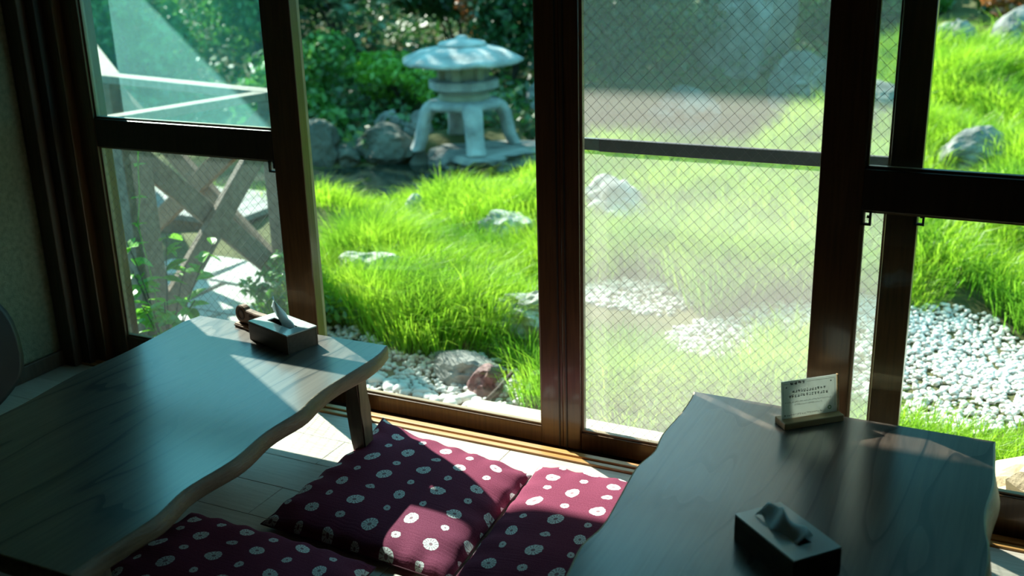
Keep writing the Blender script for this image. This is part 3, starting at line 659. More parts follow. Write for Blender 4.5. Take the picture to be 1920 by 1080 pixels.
# ------------------------------------------------------------------ the garden
POND = np.array([(-4.35, 3.00), (-3.62, 3.38), (-3.25, 4.10), (-2.95, 4.75), (-2.25, 5.05), (-1.75, 6.40), (-1.45, 7.30), (-1.85, 7.90), (-4.0, 7.60), (-3.75, 6.1), (-3.60, 5.42), (-4.0, 4.98), (-4.55, 4.75), (-5.2, 4.25), (-5.7, 3.95), (-6.3, 3.7), (-6.6, 3.1), (-5.9, 2.85), (-5.2, 3.05)])
def poly_sd(x, y, P):
    """signed distance, negative inside"""
    x = np.asarray(x, float); y = np.asarray(y, float); d = np.full(x.shape, 1e9); ins = np.zeros(x.shape, bool)
    for (ax, ay), (bx_, by_) in zip(P, np.roll(P, -1, 0)):
        ex, ey = bx_ - ax, by_ - ay; t = np.clip(((x - ax) * ex + (y - ay) * ey) / (ex * ex + ey * ey), 0, 1)
        d = np.minimum(d, np.hypot(x - ax - t * ex, y - ay - t * ey))
        c = ((ay > y) != (by_ > y)) & (x < ex * (y - ay) / (ey if abs(ey) > 1e-9 else 1e-9) + ax); ins ^= c
    return np.where(ins, -d, d)
def ss(a, b, t): t = np.clip((t - a) / (b - a), 0, 1); return t * t * (3 - 2 * t)
def lump(x, y):
    return 0.06 * np.sin(x * 2.1 + 0.7) * np.sin(y * 1.9 + 0.4) + 0.045 * np.sin(x * 4.3 + y * 2.2) * np.sin(y * 3.7 - x)
MOUND = [(-2.42, 1.62, 0.50, 0.15), (-3.6, 3.1, 0.8, 0.07), (-2.0, 3.2, 0.8, 0.08), (-0.9, 3.4, 0.9, 0.10), (-0.3, 4.4, 1.2, 0.12), (-2.6, 4.2, 0.7, 0.10)]
def gz(x, y):
    x = np.asarray(x, float); y = np.asarray(y, float)
    g = -0.30 + lump(x, y) * ss(0.9, 2.4, y)
    for mx, my, r_, h_ in MOUND: g = g + h_ * np.exp(-((x - mx) ** 2 + (y - my) ** 2) / (r_ * r_))
    right = ss(-2.2, -0.6, x)
    g = g + right * 0.72 * ss(3.2, 9.5, y)
    g = g + ss(8.0, 15.0, y) * 1.5 + ss(-6.5, -12, x) * 0.9
    g = g + (1 - right) * 0.22 * ss(5.2, 7.5, y)
    sd_ = poly_sd(x, y, POND)
    k = ss(0.30, -0.22, sd_)
    return g * (1 - k) + (-0.62) * k
gx = np.linspace(-17, 9, 210); gy = np.linspace(0.20, 20, 170)
GX, GY = np.meshgrid(gx, gy, indexing='ij'); GZ = gz(GX, GY)
verts = np.stack([GX, GY, GZ], -1).reshape(-1, 3); ny_ = len(gy)
ii, jj = np.meshgrid(np.arange(len(gx) - 1), np.arange(ny_ - 1), indexing='ij'); a = (ii * ny_ + jj).ravel()
quads = np.stack([a, a + ny_, a + ny_ + 1, a + 1], -1)
def np_mesh(name, v, f):
    me = bpy.data.meshes.new(name); k = f.shape[1]
    me.vertices.add(len(v)); me.vertices.foreach_set('co', v.astype(np.float32).ravel())
    me.loops.add(f.size); me.loops.foreach_set('vertex_index', f.astype(np.int32).ravel())
    me.polygons.add(len(f)); me.polygons.foreach_set('loop_start', np.arange(0, f.size, k, dtype=np.int32)); me.update(calc_edges=True); me.validate(); return me
gr = link('garden_ground', np_mesh('garden_ground', verts, quads), 'soil', None, True); tag(gr, 'brown garden earth under the grass and pond', 'ground', kind='structure')
# far hillside closing the garden
hb = bpy.data.meshes.new('h')
po = link('pond', np_mesh('pond', np.array([(p[0] * 1.0, p[1] * 1.0, -0.385) for p in np.vstack([POND])] ), np.arange(len(POND))[None, :]), 'water')
tag(po, 'dark still garden pond in front of the stone lantern', 'pond', kind='structure')
# widen the water sheet slightly under its banks
for v in po.data.vertices:
    c_ = Vector((-4.0, 4.9, -0.385)); d_ = (v.co - c_); v.co = c_ + d_ * 1.06

def ell(x, y, cx, cy, rx, ry): return ((x - cx) / rx) ** 2 + ((y - cy) / ry) ** 2 < 1
def is_gravel(x, y):
    wob = 0.08 * np.sin(x * 7.0) + 0.05 * np.sin(x * 13 + 1)
    g = (x > -0.80) & (y > 1.28 + wob + 0.10 * np.clip(-x, 0, 1)) & (y < 2.42 - wob)
    g |= ell(x, y, -1.68, 2.06, 0.36, 0.17) | ell(x, y, -1.14, 1.76, 0.22, 0.20) | ell(x, y, -0.85, 2.0, 0.25, 0.14) | ell(x, y, -2.10, 2.02, 0.20, 0.16)
    g |= (x < -1.25) & (x > -3.0) & (y < 1.12 + 0.06 * np.sin(x * 9) - 0.30 * ss(-1.80, -1.50, x)) & (y > 0.2)
    g |= (y < 0.62)
    return g
def is_path(x, y):
    return (x < -2.9) & (x > -5.2) & (y < 2.0) | ((x < -3.3) & (x > -5.4) & (y > 2.0) & (y < 2.75))
# pebbles
rng = np.random.default_rng(5)
def ico_sphere(sub=1):
    bm = bmesh.new(); bmesh.ops.create_icosphere(bm, subdivisions=sub, radius=1.0)
    v = np.array([p.co[:] for p in bm.verts]); f = np.array([[q.index for q in p.verts] for p in bm.faces]); bm.free(); return v, f
iv, if_ = ico_sphere(1)
M_ = 42000
px = rng.uniform(-3.0, 1.6, M_); py = rng.uniform(0.52, 2.5, M_)
ok = is_gravel(px, py) & ~((py < 0.55) & (px > -1.65)) & ~((py < 0.86) & (px > -0.3)); px, py = px[ok][:14000], py[ok][:14000]
k = len(px); s = rng.uniform(0.007, 0.0175, k)
sc3 = np.stack([s * rng.uniform(0.8, 1.3, k), s * rng.uniform(0.7, 1.0, k), s * rng.uniform(0.5, 0.75, k)], -1)
th = rng.uniform(0, 6.28, k); v = iv[None] * sc3[:, None, :]
vx = v[..., 0] * np.cos(th)[:, None] - v[..., 1] * np.sin(th)[:, None]; vy = v[..., 0] * np.sin(th)[:, None] + v[..., 1] * np.cos(th)[:, None]
vv = np.stack([vx + px[:, None], vy + py[:, None], v[..., 2] + (gz(px, py) + rng.uniform(0.0, 0.012, k))[:, None]], -1).reshape(-1, 3)
ff = (if_[None] + (np.arange(k) * len(iv))[:, None, None]).reshape(-1, 3)
pb = link('gravel', np_mesh('gravel', vv, ff), 'gravel', None, True); tag(pb, 'white pebble gravel spread between the grass and the house', 'gravel', kind='stuff')

# grass: fine arching blades growing in tufts
def grass_mesh(name, tx, ty, blades, hmin, hmax, width, spread, seed):
    rg = np.random.default_rng(seed); T = len(tx); n = T * blades
    bx0 = np.repeat(tx, blades); by0 = np.repeat(ty, blades); cl = np.sin(tx * 3.1 + 1.3 * np.sin(ty * 2.3)) * np.sin(ty * 3.7 + 1.1 * np.sin(tx * 1.9)); hs = np.repeat(hmin + (hmax - hmin) * np.clip(0.5 + 0.55 * cl + rg.normal(0, 0.18, T), 0, 1.15), blades)
    rr = np.sqrt(rg.uniform(0, 1, n)) * spread; an = rg.uniform(0, 2 * np.pi, n)
    x = bx0 + rr * np.cos(an); y = by0 + rr * np.sin(an); z = gz(x, y) - 0.02
    h = hs * rg.uniform(0.65, 1.15, n); lean = h * (0.15 + 0.75 * rr / spread) * rg.uniform(0.6, 1.2, n); la = an + rg.normal(0, 0.7, n)
    lx, ly = np.cos(la) * lean + 0.03, np.sin(la) * lean - 0.02
    wa = rg.uniform(0, 2 * np.pi, n); wx, wy = np.cos(wa) * width / 2 * rg.uniform(0.7, 1.3, n), np.sin(wa) * width / 2
    P0 = np.stack([x - wx, y - wy, z], -1); P1 = np.stack([x + wx, y + wy, z], -1)
    m = np.stack([x + lx * 0.35, y + ly * 0.35, z + h * 0.62], -1); W = np.stack([wx, wy, 0 * wx], -1)
    P2 = m + W * 0.8; P3 = m - W * 0.8; P4 = np.stack([x + lx, y + ly, z + h * (1.0 - 0.25 * rr / spread)], -1)
    v = np.stack([P0, P1, P2, P3, P4], 1).reshape(-1, 3); b = (np.arange(n) * 5)[:, None]
    f = np.concatenate([b + np.array([[0, 1, 2]]), b + np.array([[0, 2, 3]]), b + np.array([[3, 2, 4]])], 1).reshape(-1, 3)
    return np_mesh(name, v, f)
def scatter(n, x0, x1, y0, y1_, cond, seed):
    rg = np.random.default_rng(seed); x = rg.uniform(x0, x1, n); y = rg.uniform(y0, y1_, n); k = cond(x, y); return x[k], y[k]
ROCKS_KEEP = [(-2.83, 1.68, 0.20, 0.18), (-1.86, 1.46, 0.18, 0.18), (-2.58, 2.68, 0.18, 0.18), (-3.36, 2.98, 0.10, 0.14), (-2.11, 3.05, 0.22, 0.24), (-0.38, 4.6, 0.22, 0.3), (-1.92, 0.98, 0.25, 0.15)]
def grass_ok(x, y):
    k = ~is_gravel(x, y) & ~is_path(x, y) & (poly_sd(x, y, POND) > 0.10)
    k &= (x - 0.42 * y < 1.4) & ~((x < -3.2) & (y > 4.3)) & ~((x < -5.3))
    for cx, cy, rx, ry in ROCKS_KEEP: k &= ~ell(x, y, cx, cy, rx, ry)
    k &= ~(ell(x, y, -1.55, 1.85, 0.40, 0.32) | ell(x, y, -1.08, 1.58, 0.26, 0.30))
    k &= ~((y < 1.30) & (x > -0.80))
    k &= ~is_gravel(x, y + 0.10) | (y < 1.2)
    k &= ~is_gravel(x, y - 0.07)
    return k
tx, ty = scatter(2000, -3.6, 1.2, 0.66, 2.6, grass_ok, 1)
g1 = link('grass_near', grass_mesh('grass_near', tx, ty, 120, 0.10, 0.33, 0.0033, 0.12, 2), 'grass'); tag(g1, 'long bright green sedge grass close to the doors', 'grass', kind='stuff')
tx, ty = scatter(2600, -5.2, 2.6, 2.6, 5.6, grass_ok, 3)
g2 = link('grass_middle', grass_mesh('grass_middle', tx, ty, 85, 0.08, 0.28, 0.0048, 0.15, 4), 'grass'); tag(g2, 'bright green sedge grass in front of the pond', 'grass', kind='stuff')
tx, ty = scatter(2050, -2.6, 4.5, 5.6, 7.95, lambda x, y: grass_ok(x, y) & (x > -1.9 + 0.05 * y), 5)
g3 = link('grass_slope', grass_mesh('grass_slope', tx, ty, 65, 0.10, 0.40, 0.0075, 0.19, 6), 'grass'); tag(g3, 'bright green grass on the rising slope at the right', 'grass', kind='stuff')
tx, ty = scatter(330, 0 - 0.75, 1.4, 0.92, 1.26, lambda x, y: (y < 1.20 + 0.05 * np.sin(x * 6)), 7)
g4 = link('grass_edging', grass_mesh('grass_edging', tx, ty, 55, 0.11, 0.20, 0.003, 0.08, 8), 'grass'); tag(g4, 'strip of short green grass between white gravel and tan step stone', 'grass', kind='stuff')

# rocks
def rock(name, label, c, r, mat, seed, flat=1.0, sub=4, sink=0.35, group=None, onground=True):
    bm = bmesh.new(); bmesh.ops.create_icosphere(bm, subdivisions=sub, radius=1.0)
    for v in bm.verts:
        d = v.co.copy(); o_ = Vector((seed * 3.7, seed * 1.3, seed))
        f = 1 + 0.38 * mnoise.noise(d * 1.2 + o_) + 0.22 * mnoise.noise(d * 2.6 + o_) + 0.12 * mnoise.noise(d * 6 + o_) + 0.05 * mnoise.noise(d * 15 + o_)
        # chop flat facets
        for k in range(4):
            rs = random.Random(seed * 11 + k); nn = Vector((rs.uniform(-1, 1), rs.uniform(-1, 1), rs.uniform(0.1, 1))).normalized(); h_ = rs.uniform(0.58, 0.85)
            q = d.dot(nn) * f
            if q > h_: f *= 0.4 + 0.6 * h_ / q
        v.co = Vector((d.x * f * r[0], d.y * f * r[1], d.z * f * r[2]))
    o = link(name, bm_me(bm), mat, None, False)
    z = float(gz(c[0], c[1])) if len(c) < 3 else c[2]
    o.location = (c[0], c[1], z + r[2] * (1 - sink) * 0.42)
    tag(o, label, 'rock', group); return o
rocks = [
 ('boulder', 'rounded pale boulder in the grass left of centre', (-2.85, 1.76), (0.17, 0.13, 0.16), 'rock_pale', 1),
 ('boulder', 'pale flat rock at the right side of the clear pane grass', (-1.86, 1.50), (0.19, 0.13, 0.13), 'rock_pale', 2),
 ('boulder', 'grey rock half hidden in grass beside the centre mullion', (-2.60, 2.74), (0.19, 0.13, 0.16), 'rock_pale', 3),
 ('boulder', 'small white stone in the grass below the lantern', (-3.38, 3.02), (0.065, 0.05, 0.13), 'rock_pale', 4),
 ('boulder', 'pale rugged rock in grass behind the hazy door', (-2.13, 3.15), (0.22, 0.16, 0.19), 'rock_pale', 5),
 ('boulder', 'grey rock lying in the grass slope at the right', (-0.38, 4.75), (0.24, 0.18, 0.17), 'rock', 6),
 ('boulder', 'grey rock at the top of the grass slope beside the screen post', (-0.80, 7.7), (0.26, 0.2, 0.26), 'rock', 7),
 ('boulder', 'pale rock at the top right below the dark bushes', (-0.36, 7.7), (0.20, 0.17, 0.28), 'rock', 8),
 ('boulder', 'tall pointed grey boulder behind the hazy door', (-2.85, 8.45), (0.50, 0.40, 1.00), 'rock', 9),
 ('boulder', 'rounded grey rock at the foot of the tall boulder', (-3.13, 7.72), (0.30, 0.22, 0.24), 'rock', 10),
 ('boulder', 'grey rock on the bank right of the tall boulder', (-2.12, 8.0), (0.34, 0.25, 0.30), 'rock', 11),
 ('boulder', 'low grey rock at the water edge behind the right stile', (-1.05, 5.55), (0.26, 0.22, 0.26), 'rock', 12),
 ('boulder', 'big dark boulder left of the lantern', (-4.76, 4.88), (0.30, 0.20, 0.22), 'rock_dark', 13),
 ('boulder', 'grey boulder at the left bank of the pond', (-5.17, 4.55), (0.15, 0.14, 0.24), 'rock_dark', 14),
 ('boulder', 'small grey boulder between two boulders on the pond bank', (-4.97, 4.64), (0.11, 0.10, 0.11), 'rock_dark', 15),
 ('boulder', 'pale boulder behind the left leg of the lantern', (-4.76, 5.42), (0.12, 0.11, 0.16), 'rock', 16),
 ('boulder', 'upper grey boulder in the bushes left of the lantern', (-5.11, 5.48), (0.14, 0.12, 0.18), 'rock', 17),
 ('boulder', 'dark boulder at the right of the lantern by the mullion', (-3.70, 5.66), (0.14, 0.14, 0.20), 'rock_dark', 18),
 ('boulder', 'grey boulder standing behind the right leg of the lantern', (-4.05, 6.4), (0.13, 0.12, 0.26), 'rock', 19),
 ('boulder', 'dark stone under the left front leg of the lantern', (-4.42, 4.84), (0.11, 0.10, 0.14), 'rock_dark', 20),
 ('boulder', 'grey slab rock at the gravel edge below the grass', (-1.95, 1.02), (0.15, 0.11, 0.07), 'rock', 21),
 ('boulder', 'dark reddish rock beside the slab rock near the door', (-1.80, 0.92), (0.075, 0.07, 0.09), 'rock_red', 22),
]
for nm, lb, c, r, m_, sd_ in rocks: rock(nm, lb, c, r, m_, sd_)
st = rock('step_stone', 'broad tan stepping stone outside the right door', (0.36, 0.62, -0.25), (0.52, 0.29, 0.22), 'rock_tan', 31, sub=4, sink=0.5)
tag(box('trim_5', -1.62, 1.6, 0.205, 0.50, -0.40, -0.115, 'concrete', None, 0.012), 'pale concrete curb outside along the doors', 'curb', kind='structure')
rs = random.Random(9)
pm = [None] * 4
for i in range(4):
    bm = bmesh.new(); bmesh.ops.create_icosphere(bm, subdivisions=2, radius=1.0)
    for v in bm.verts: v.co *= 1 + 0.2 * mnoise.noise(v.co * 1.3 + Vector((i * 3.1, 0, 0)))
    me = bm_me(bm); me.materials.append(MAT['gravel']); me.polygons.foreach_set('use_smooth', [True] * len(me.polygons)); pm[i] = me
for i in range(26):
    t_ = i / 25; x_ = -2.24 + 0.62 * t_ + rs.uniform(-0.015, 0.015); y_ = 0.80 - 0.06 * t_ + rs.uniform(-0.03, 0.05)
    o = bpy.data.objects.new('pebble', pm[i % 4]); COL.objects.link(o); q = rs.uniform(0.020, 0.032)
    o.scale = (q * 1.2, q * 0.9, q * 0.62); o.rotation_euler = (0, 0, rs.uniform(0, 6)); o.location = (x_, y_, float(gz(x_, y_)) + q * 0.55)
    tag(o, 'large white pebble in the row edging the gravel by the clear door', 'pebble', 'white edging pebbles')
o = link('stick', tube_me([(-1.74, 0.78, -0.275), (-1.71, 0.83, -0.24), (-1.68, 0.90, -0.19)], [0.008, 0.010, 0.007]), 'bark', None, True); tag(o, 'short dry stick lying on the reddish rock', 'stick')

# stone lantern
LX, LY = -4.10, 5.02
ln = empty('stone_lantern', (LX, LY, -0.27), R(12)); tag(ln, 'grey stone snow-viewing lantern with a wide roof by the pond', 'lantern')
def hexring(bm, r, z, up=0.0, seg=36, rot=0.0):
    out = []
    for k in range(seg):
        a = 2 * math.pi * k / seg; m_ = (a - rot) % (math.pi / 3) - math.pi / 6
        hexr = math.cos(math.pi / 6) / math.cos(m_); cornerness = abs(m_) / (math.pi / 6)
        q = r * (0.5 + 0.5 * hexr); out.append(bm.verts.new((q * math.cos(a), q * math.sin(a), z + up * cornerness ** 3)))
    return out
def hexstack(prof, seg=36):
    bm = bmesh.new(); rr = [hexring(bm, *p, seg=seg) for p in prof]
    for a, b in zip(rr, rr[1:]):
        for k in range(seg): bm.faces.new((a[k], a[(k + 1) % seg], b[(k + 1) % seg], b[k]))
    bm.faces.new(rr[0][::-1]); bm.faces.new(rr[-1]); return bm_me(bm)
Z = lambda z: z + 0.27
link('roof', hexstack([(0.20, Z(0.395)), (0.44, Z(0.382), 0.010), (0.480, Z(0.388), 0.016), (0.490, Z(0.405), 0.018), (0.45, Z(0.435), 0.010), (0.34, Z(0.488), 0.003), (0.22, Z(0.515)), (0.185, Z(0.52))]), 'lantern', ln, True)
link('roof_cap', lathe_me([(0.18, Z(0.515)), (0.19, Z(0.53)), (0.175, Z(0.548)), (0.09, Z(0.565)), (0.05, Z(0.572)), (0.045, Z(0.588)), (0.02, Z(0.598))], 24), 'lantern', ln, True)
for k in range(6):   # fire box: six pillars with panels between them
    a = k * math.pi / 3
    me = box_me(-0.032, 0.032, -0.032, 0.032, Z(0.262), Z(0.40), 0.004); me.transform(Matrix.Rotation(a + math.pi / 6, 4, 'Z') @ Matrix.Translation((0.17, 0, 0))); link('fire_box_pillar', me, 'lantern_shade', ln)
    me = box_me(-0.012, 0.012, -0.075, 0.075, Z(0.262), Z(0.40)); me.transform(Matrix.Rotation(a, 4, 'Z') @ Matrix.Translation((0.135, 0, 0))); link('fire_box_panel', me, 'lantern_shade', ln)
link('platform', hexstack([(0.20, Z(0.165)), (0.26, Z(0.195)), (0.285, Z(0.205)), (0.285, Z(0.262)), (0.26, Z(0.268)), (0.18, Z(0.268))]), 'lantern', ln, False)
link('neck', lathe_me([(0.20, Z(0.10)), (0.205, Z(0.13)), (0.19, Z(0.17)), (0.15, Z(0.18))], 24), 'lantern_shade', ln, True)
link('leg_collar', lathe_me([(0.19, Z(0.03)), (0.28, Z(0.045)), (0.30, Z(0.075)), (0.27, Z(0.105)), (0.15, Z(0.12))], 24), 'lantern', ln, True)
for k in range(4):
    a = k * math.pi / 2 + R(28); c_, s_ = math.cos(a), math.sin(a)
    prof = [(0.20, 0.085, 0.075), (0.27, 0.06, 0.075), (0.315, 0.0, 0.070), (0.335, -0.09, 0.066), (0.355, -0.18, 0.066), (0.385, -0.245, 0.072), (0.40, -0.275, 0.075)]
    bm = bmesh.new(); rr = []
    for i, (r_, z_, s__) in enumerate(prof):
        q = []
        for (u, t_) in ((-1, -1), (1, -1), (1, 1), (-1, 1)):
            rad = r_ + u * 0.045; tan = t_ * s__; zz = z_ + (0.035 * u if i < 3 else 0) * (1 - i / 3)
            q.append(bm.verts.new((rad * c_ - tan * s_, rad * s_ + tan * c_, Z(zz) if i < 6 else Z(-0.27))))
        rr.append(q)
    for p, q in zip(rr, rr[1:]):
        for i in range(4): bm.faces.new((p[i], p[(i + 1) % 4], q[(i + 1) % 4], q[i]))
    bm.faces.new(rr[0][::-1]); bm.faces.new(rr[-1]); bmesh.ops.recalc_face_normals(bm, faces=bm.faces[:])
    bmesh.ops.bevel(bm, geom=bm.edges[:], offset=0.012, segments=2, affect='EDGES')
    link('leg', bm_me(bm), 'lantern', ln, True)
so = rock('base_slab', 'flat grey stone slab under the lantern', (-3.98, 5.02, -0.40), (0.50, 0.38, 0.20), 'rock', 41, sub=4, sink=0.5)
for v in so.data.vertices:
    if v.co.z > 0.07: v.co.z = 0.07 + (v.co.z - 0.07) * 0.04
so.location.z = -0.34

# wooden railing, bridge and paving seen through the left door
rl = empty('wooden_railing', (-3.2, 1.1, -0.30)); tag(rl, 'weathered wooden railing with crossed braces outside the left door', 'railing')
def RB(name, a, b, wd, th, m_, up=(0, 0, 1), bev=0.005):
    o_ = Vector((-3.2, 1.1, -0.30)); return link(name, beam_me(Vector(a) - o_, Vector(b) - o_, wd, th, bev, up), m_, rl)
ZR = 0.70
P1 = (-3.34, 0.75); P2 = (-3.14, 1.45); C1 = (-4.36, 1.70); C0 = (-5.94, 3.04)
RB('post', (P1[0], P1[1], -0.30), (P1[0], P1[1], ZR - 0.02), 0.15, 0.15, 'deckwood', (0, 1, 0))
RB('post', (P2[0], P2[1], -0.30), (P2[0], P2[1], ZR - 0.02), 0.075, 0.075, 'deckwood', (0, 1, 0))
RB('post', (C1[0], C1[1], -0.30), (C1[0], C1[1], ZR - 0.02), 0.10, 0.10, 'deckwood2', (0, 1, 0))
RB('post', (C0[0], C0[1], -0.30), (C0[0], C0[1], ZR - 0.02), 0.10, 0.10, 'deckwood2', (0, 1, 0))
RB('top_rail', (P1[0], P1[1] - 0.06, ZR), (P2[0], P2[1] + 0.05, ZR), 0.085, 0.035, 'deckwood')
RB('top_rail', (P2[0] + 0.04, P2[1] + 0.0, ZR + 0.001), (C1[0] - 0.05, C1[1] + 0.01, ZR + 0.001), 0.09, 0.04, 'deckwood')
RB('top_rail', (C1[0], C1[1], ZR + 0.002), (C0[0], C0[1], ZR + 0.002), 0.12, 0.04, 'deckwood')
d_ = Vector((P2[0] - P1[0], P2[1] - P1[1], 0)).normalized(); nB = Vector((d_.y, -d_.x, 0))
def brace(a, b, za, zb, off, m_, n_):
    RB('brace', Vector((a[0], a[1], za)) + n_ * off, Vector((b[0], b[1], zb)) + n_ * off, 0.095, 0.038, m_, n_)
brace(P1, P2, 0.60, -0.16, 0.0, 'deckwood', nB); brace(P1, P2, -0.22, 0.60, 0.042, 'deckwood', nB)
dA = Vector((C1[0] - P2[0], C1[1] - P2[1], 0)).normalized(); nA = Vector((dA.y, -dA.x, 0))
brace(P2, C1, 0.62, -0.20, 0.0, 'deckwood2', nA); brace(P2, C1, -0.20, 0.62, 0.04, 'deckwood2', nA)
dC = Vector((C0[0] - C1[0], C0[1] - C1[1], 0)).normalized(); nC = Vector((dC.y, -dC.x, 0))
brace(C1, C0, 0.62, -0.20, 0.0, 'deckwood2', nC); brace(C1, C0, -0.20, 0.62, 0.04, 'deckwood2', nC)
br = empty('plank_bridge', (-4.4, 2.45, -0.30)); tag(br, 'low grey plank bridge behind the crossed braces', 'bridge')
for i in range(12):
    x_ = -1.15 + i * 0.125; me = box_me(x_, x_ + 0.119, -0.28, 0.38, 0.115, 0.15, 0.003); link('plank', me, 'plank', br)
for y_ in (-0.24, 0.30): link('bearer', box_me(-1.15, 0.345, y_ - 0.03, y_ + 0.03, 0.0, 0.1145, 0.004), 'deckwood2', br)
rs = random.Random(21)
pv = 0
for i in range(4):
    for j in range(3):
        x0 = -4.55 + i * 0.42 + (0.12 if j % 2 else 0); y0 = 0.82 + j * 0.36
        me = box_me(0, 0.40, 0, 0.34, -0.10, 0.0, 0.012)
        for v in me.vertices: v.co.x += rs.uniform(-0.012, 0.012); v.co.y += rs.uniform(-0.012, 0.012); v.co.z += rs.uniform(-0.004, 0.004)
        o = link('paving_stone', me, 'paver'); o.location = (x0, y0, -0.265 + rs.uniform(-0.008, 0.008))
        tag(o, 'pale paving stone on the ground behind the wooden railing', 'paving stone', 'paving stones by the railing')

# ------------------------------------------------------------------ plants
def leaf_cloud(name, centres, n, size, seed, shell=0.65, droop=0.0):
    """leaf quads (each bent along its midrib) on a cluster of ellipsoids; centres: (x,y,z,rx,ry,rz)"""
    rg = np.random.default_rng(seed); C = np.array(centres); wgt = (C[:, 3] * C[:, 4] * C[:, 5]) ** (2 / 3); wgt /= wgt.sum()
    idx = rg.choice(len(C), n, p=wgt); d = rg.normal(size=(n, 3)); d /= np.linalg.norm(d, axis=1)[:, None]
    r = rg.uniform(shell, 1.05, n)[:, None]; p = C[idx, :3] + d * r * C[idx, 3:]
    nrm = d + rg.normal(size=(n, 3)) * 0.75 + np.array([0, 0, 0.35]); nrm /= np.linalg.norm(nrm, axis=1)[:, None]
    t = np.cross(nrm, rg.normal(size=(n, 3))); t /= np.linalg.norm(t, axis=1)[:, None]; t[:, 2] -= droop; t /= np.linalg.norm(t, axis=1)[:, None]
    s = np.cross(nrm, t); s /= np.linalg.norm(s, axis=1)[:, None]; L = (size * rg.uniform(0.7, 1.35, n))[:, None]
    v = np.stack([p - t * L * 0.5, p + s * L * 0.27 + nrm * L * 0.06, p + t * L * 0.55, p - s * L * 0.27 + nrm * L * 0.06], 1).reshape(-1, 3)
    b = (np.arange(n) * 4)[:, None]; f = np.concatenate([b + np.array([[0, 1, 2]]), b + np.array([[0, 2, 3]])], 1).reshape(-1, 3)
    return np_mesh(name, v, f)
def shrub(name, label, c, r, mat, n, size, seed, group=None, cat='shrub', clusters=7, trunk=True, base=None):
    rg = random.Random(seed); x, y = c[0], c[1]; z0 = float(gz(x, y)) if base is None else base
    e = empty(name, (x, y, z0)); tag(e, label, cat, group)
    cs = []
    for k in range(clusters):
        a = rg.uniform(0, 6.28); q = rg.uniform(0.15, 0.7)
        cs.append((r[0] * q * math.cos(a), r[1] * q * math.sin(a), r[2] * rg.uniform(0.55, 1.5) + c[2], r[0] * rg.uniform(0.35, 0.6), r[1] * rg.uniform(0.35, 0.6), r[2] * rg.uniform(0.3, 0.5)))
    fo = link('foliage', leaf_cloud('foliage', cs, n, size, seed), mat, e); tag(fo, kind='stuff')
    if trunk:
        for k in range(3):
            q = cs[k % len(cs)]
            link('branch', tube_me([(rg.uniform(-.04, .04), rg.uniform(-.04, .04), -0.05), (q[0] * 0.4, q[1] * 0.4, q[2] * 0.5), (q[0], q[1], q[2])], [0.03 * max(r[2], .5), 0.02 * max(r[2], .5), 0.008]), 'bark', e, True)
    return e
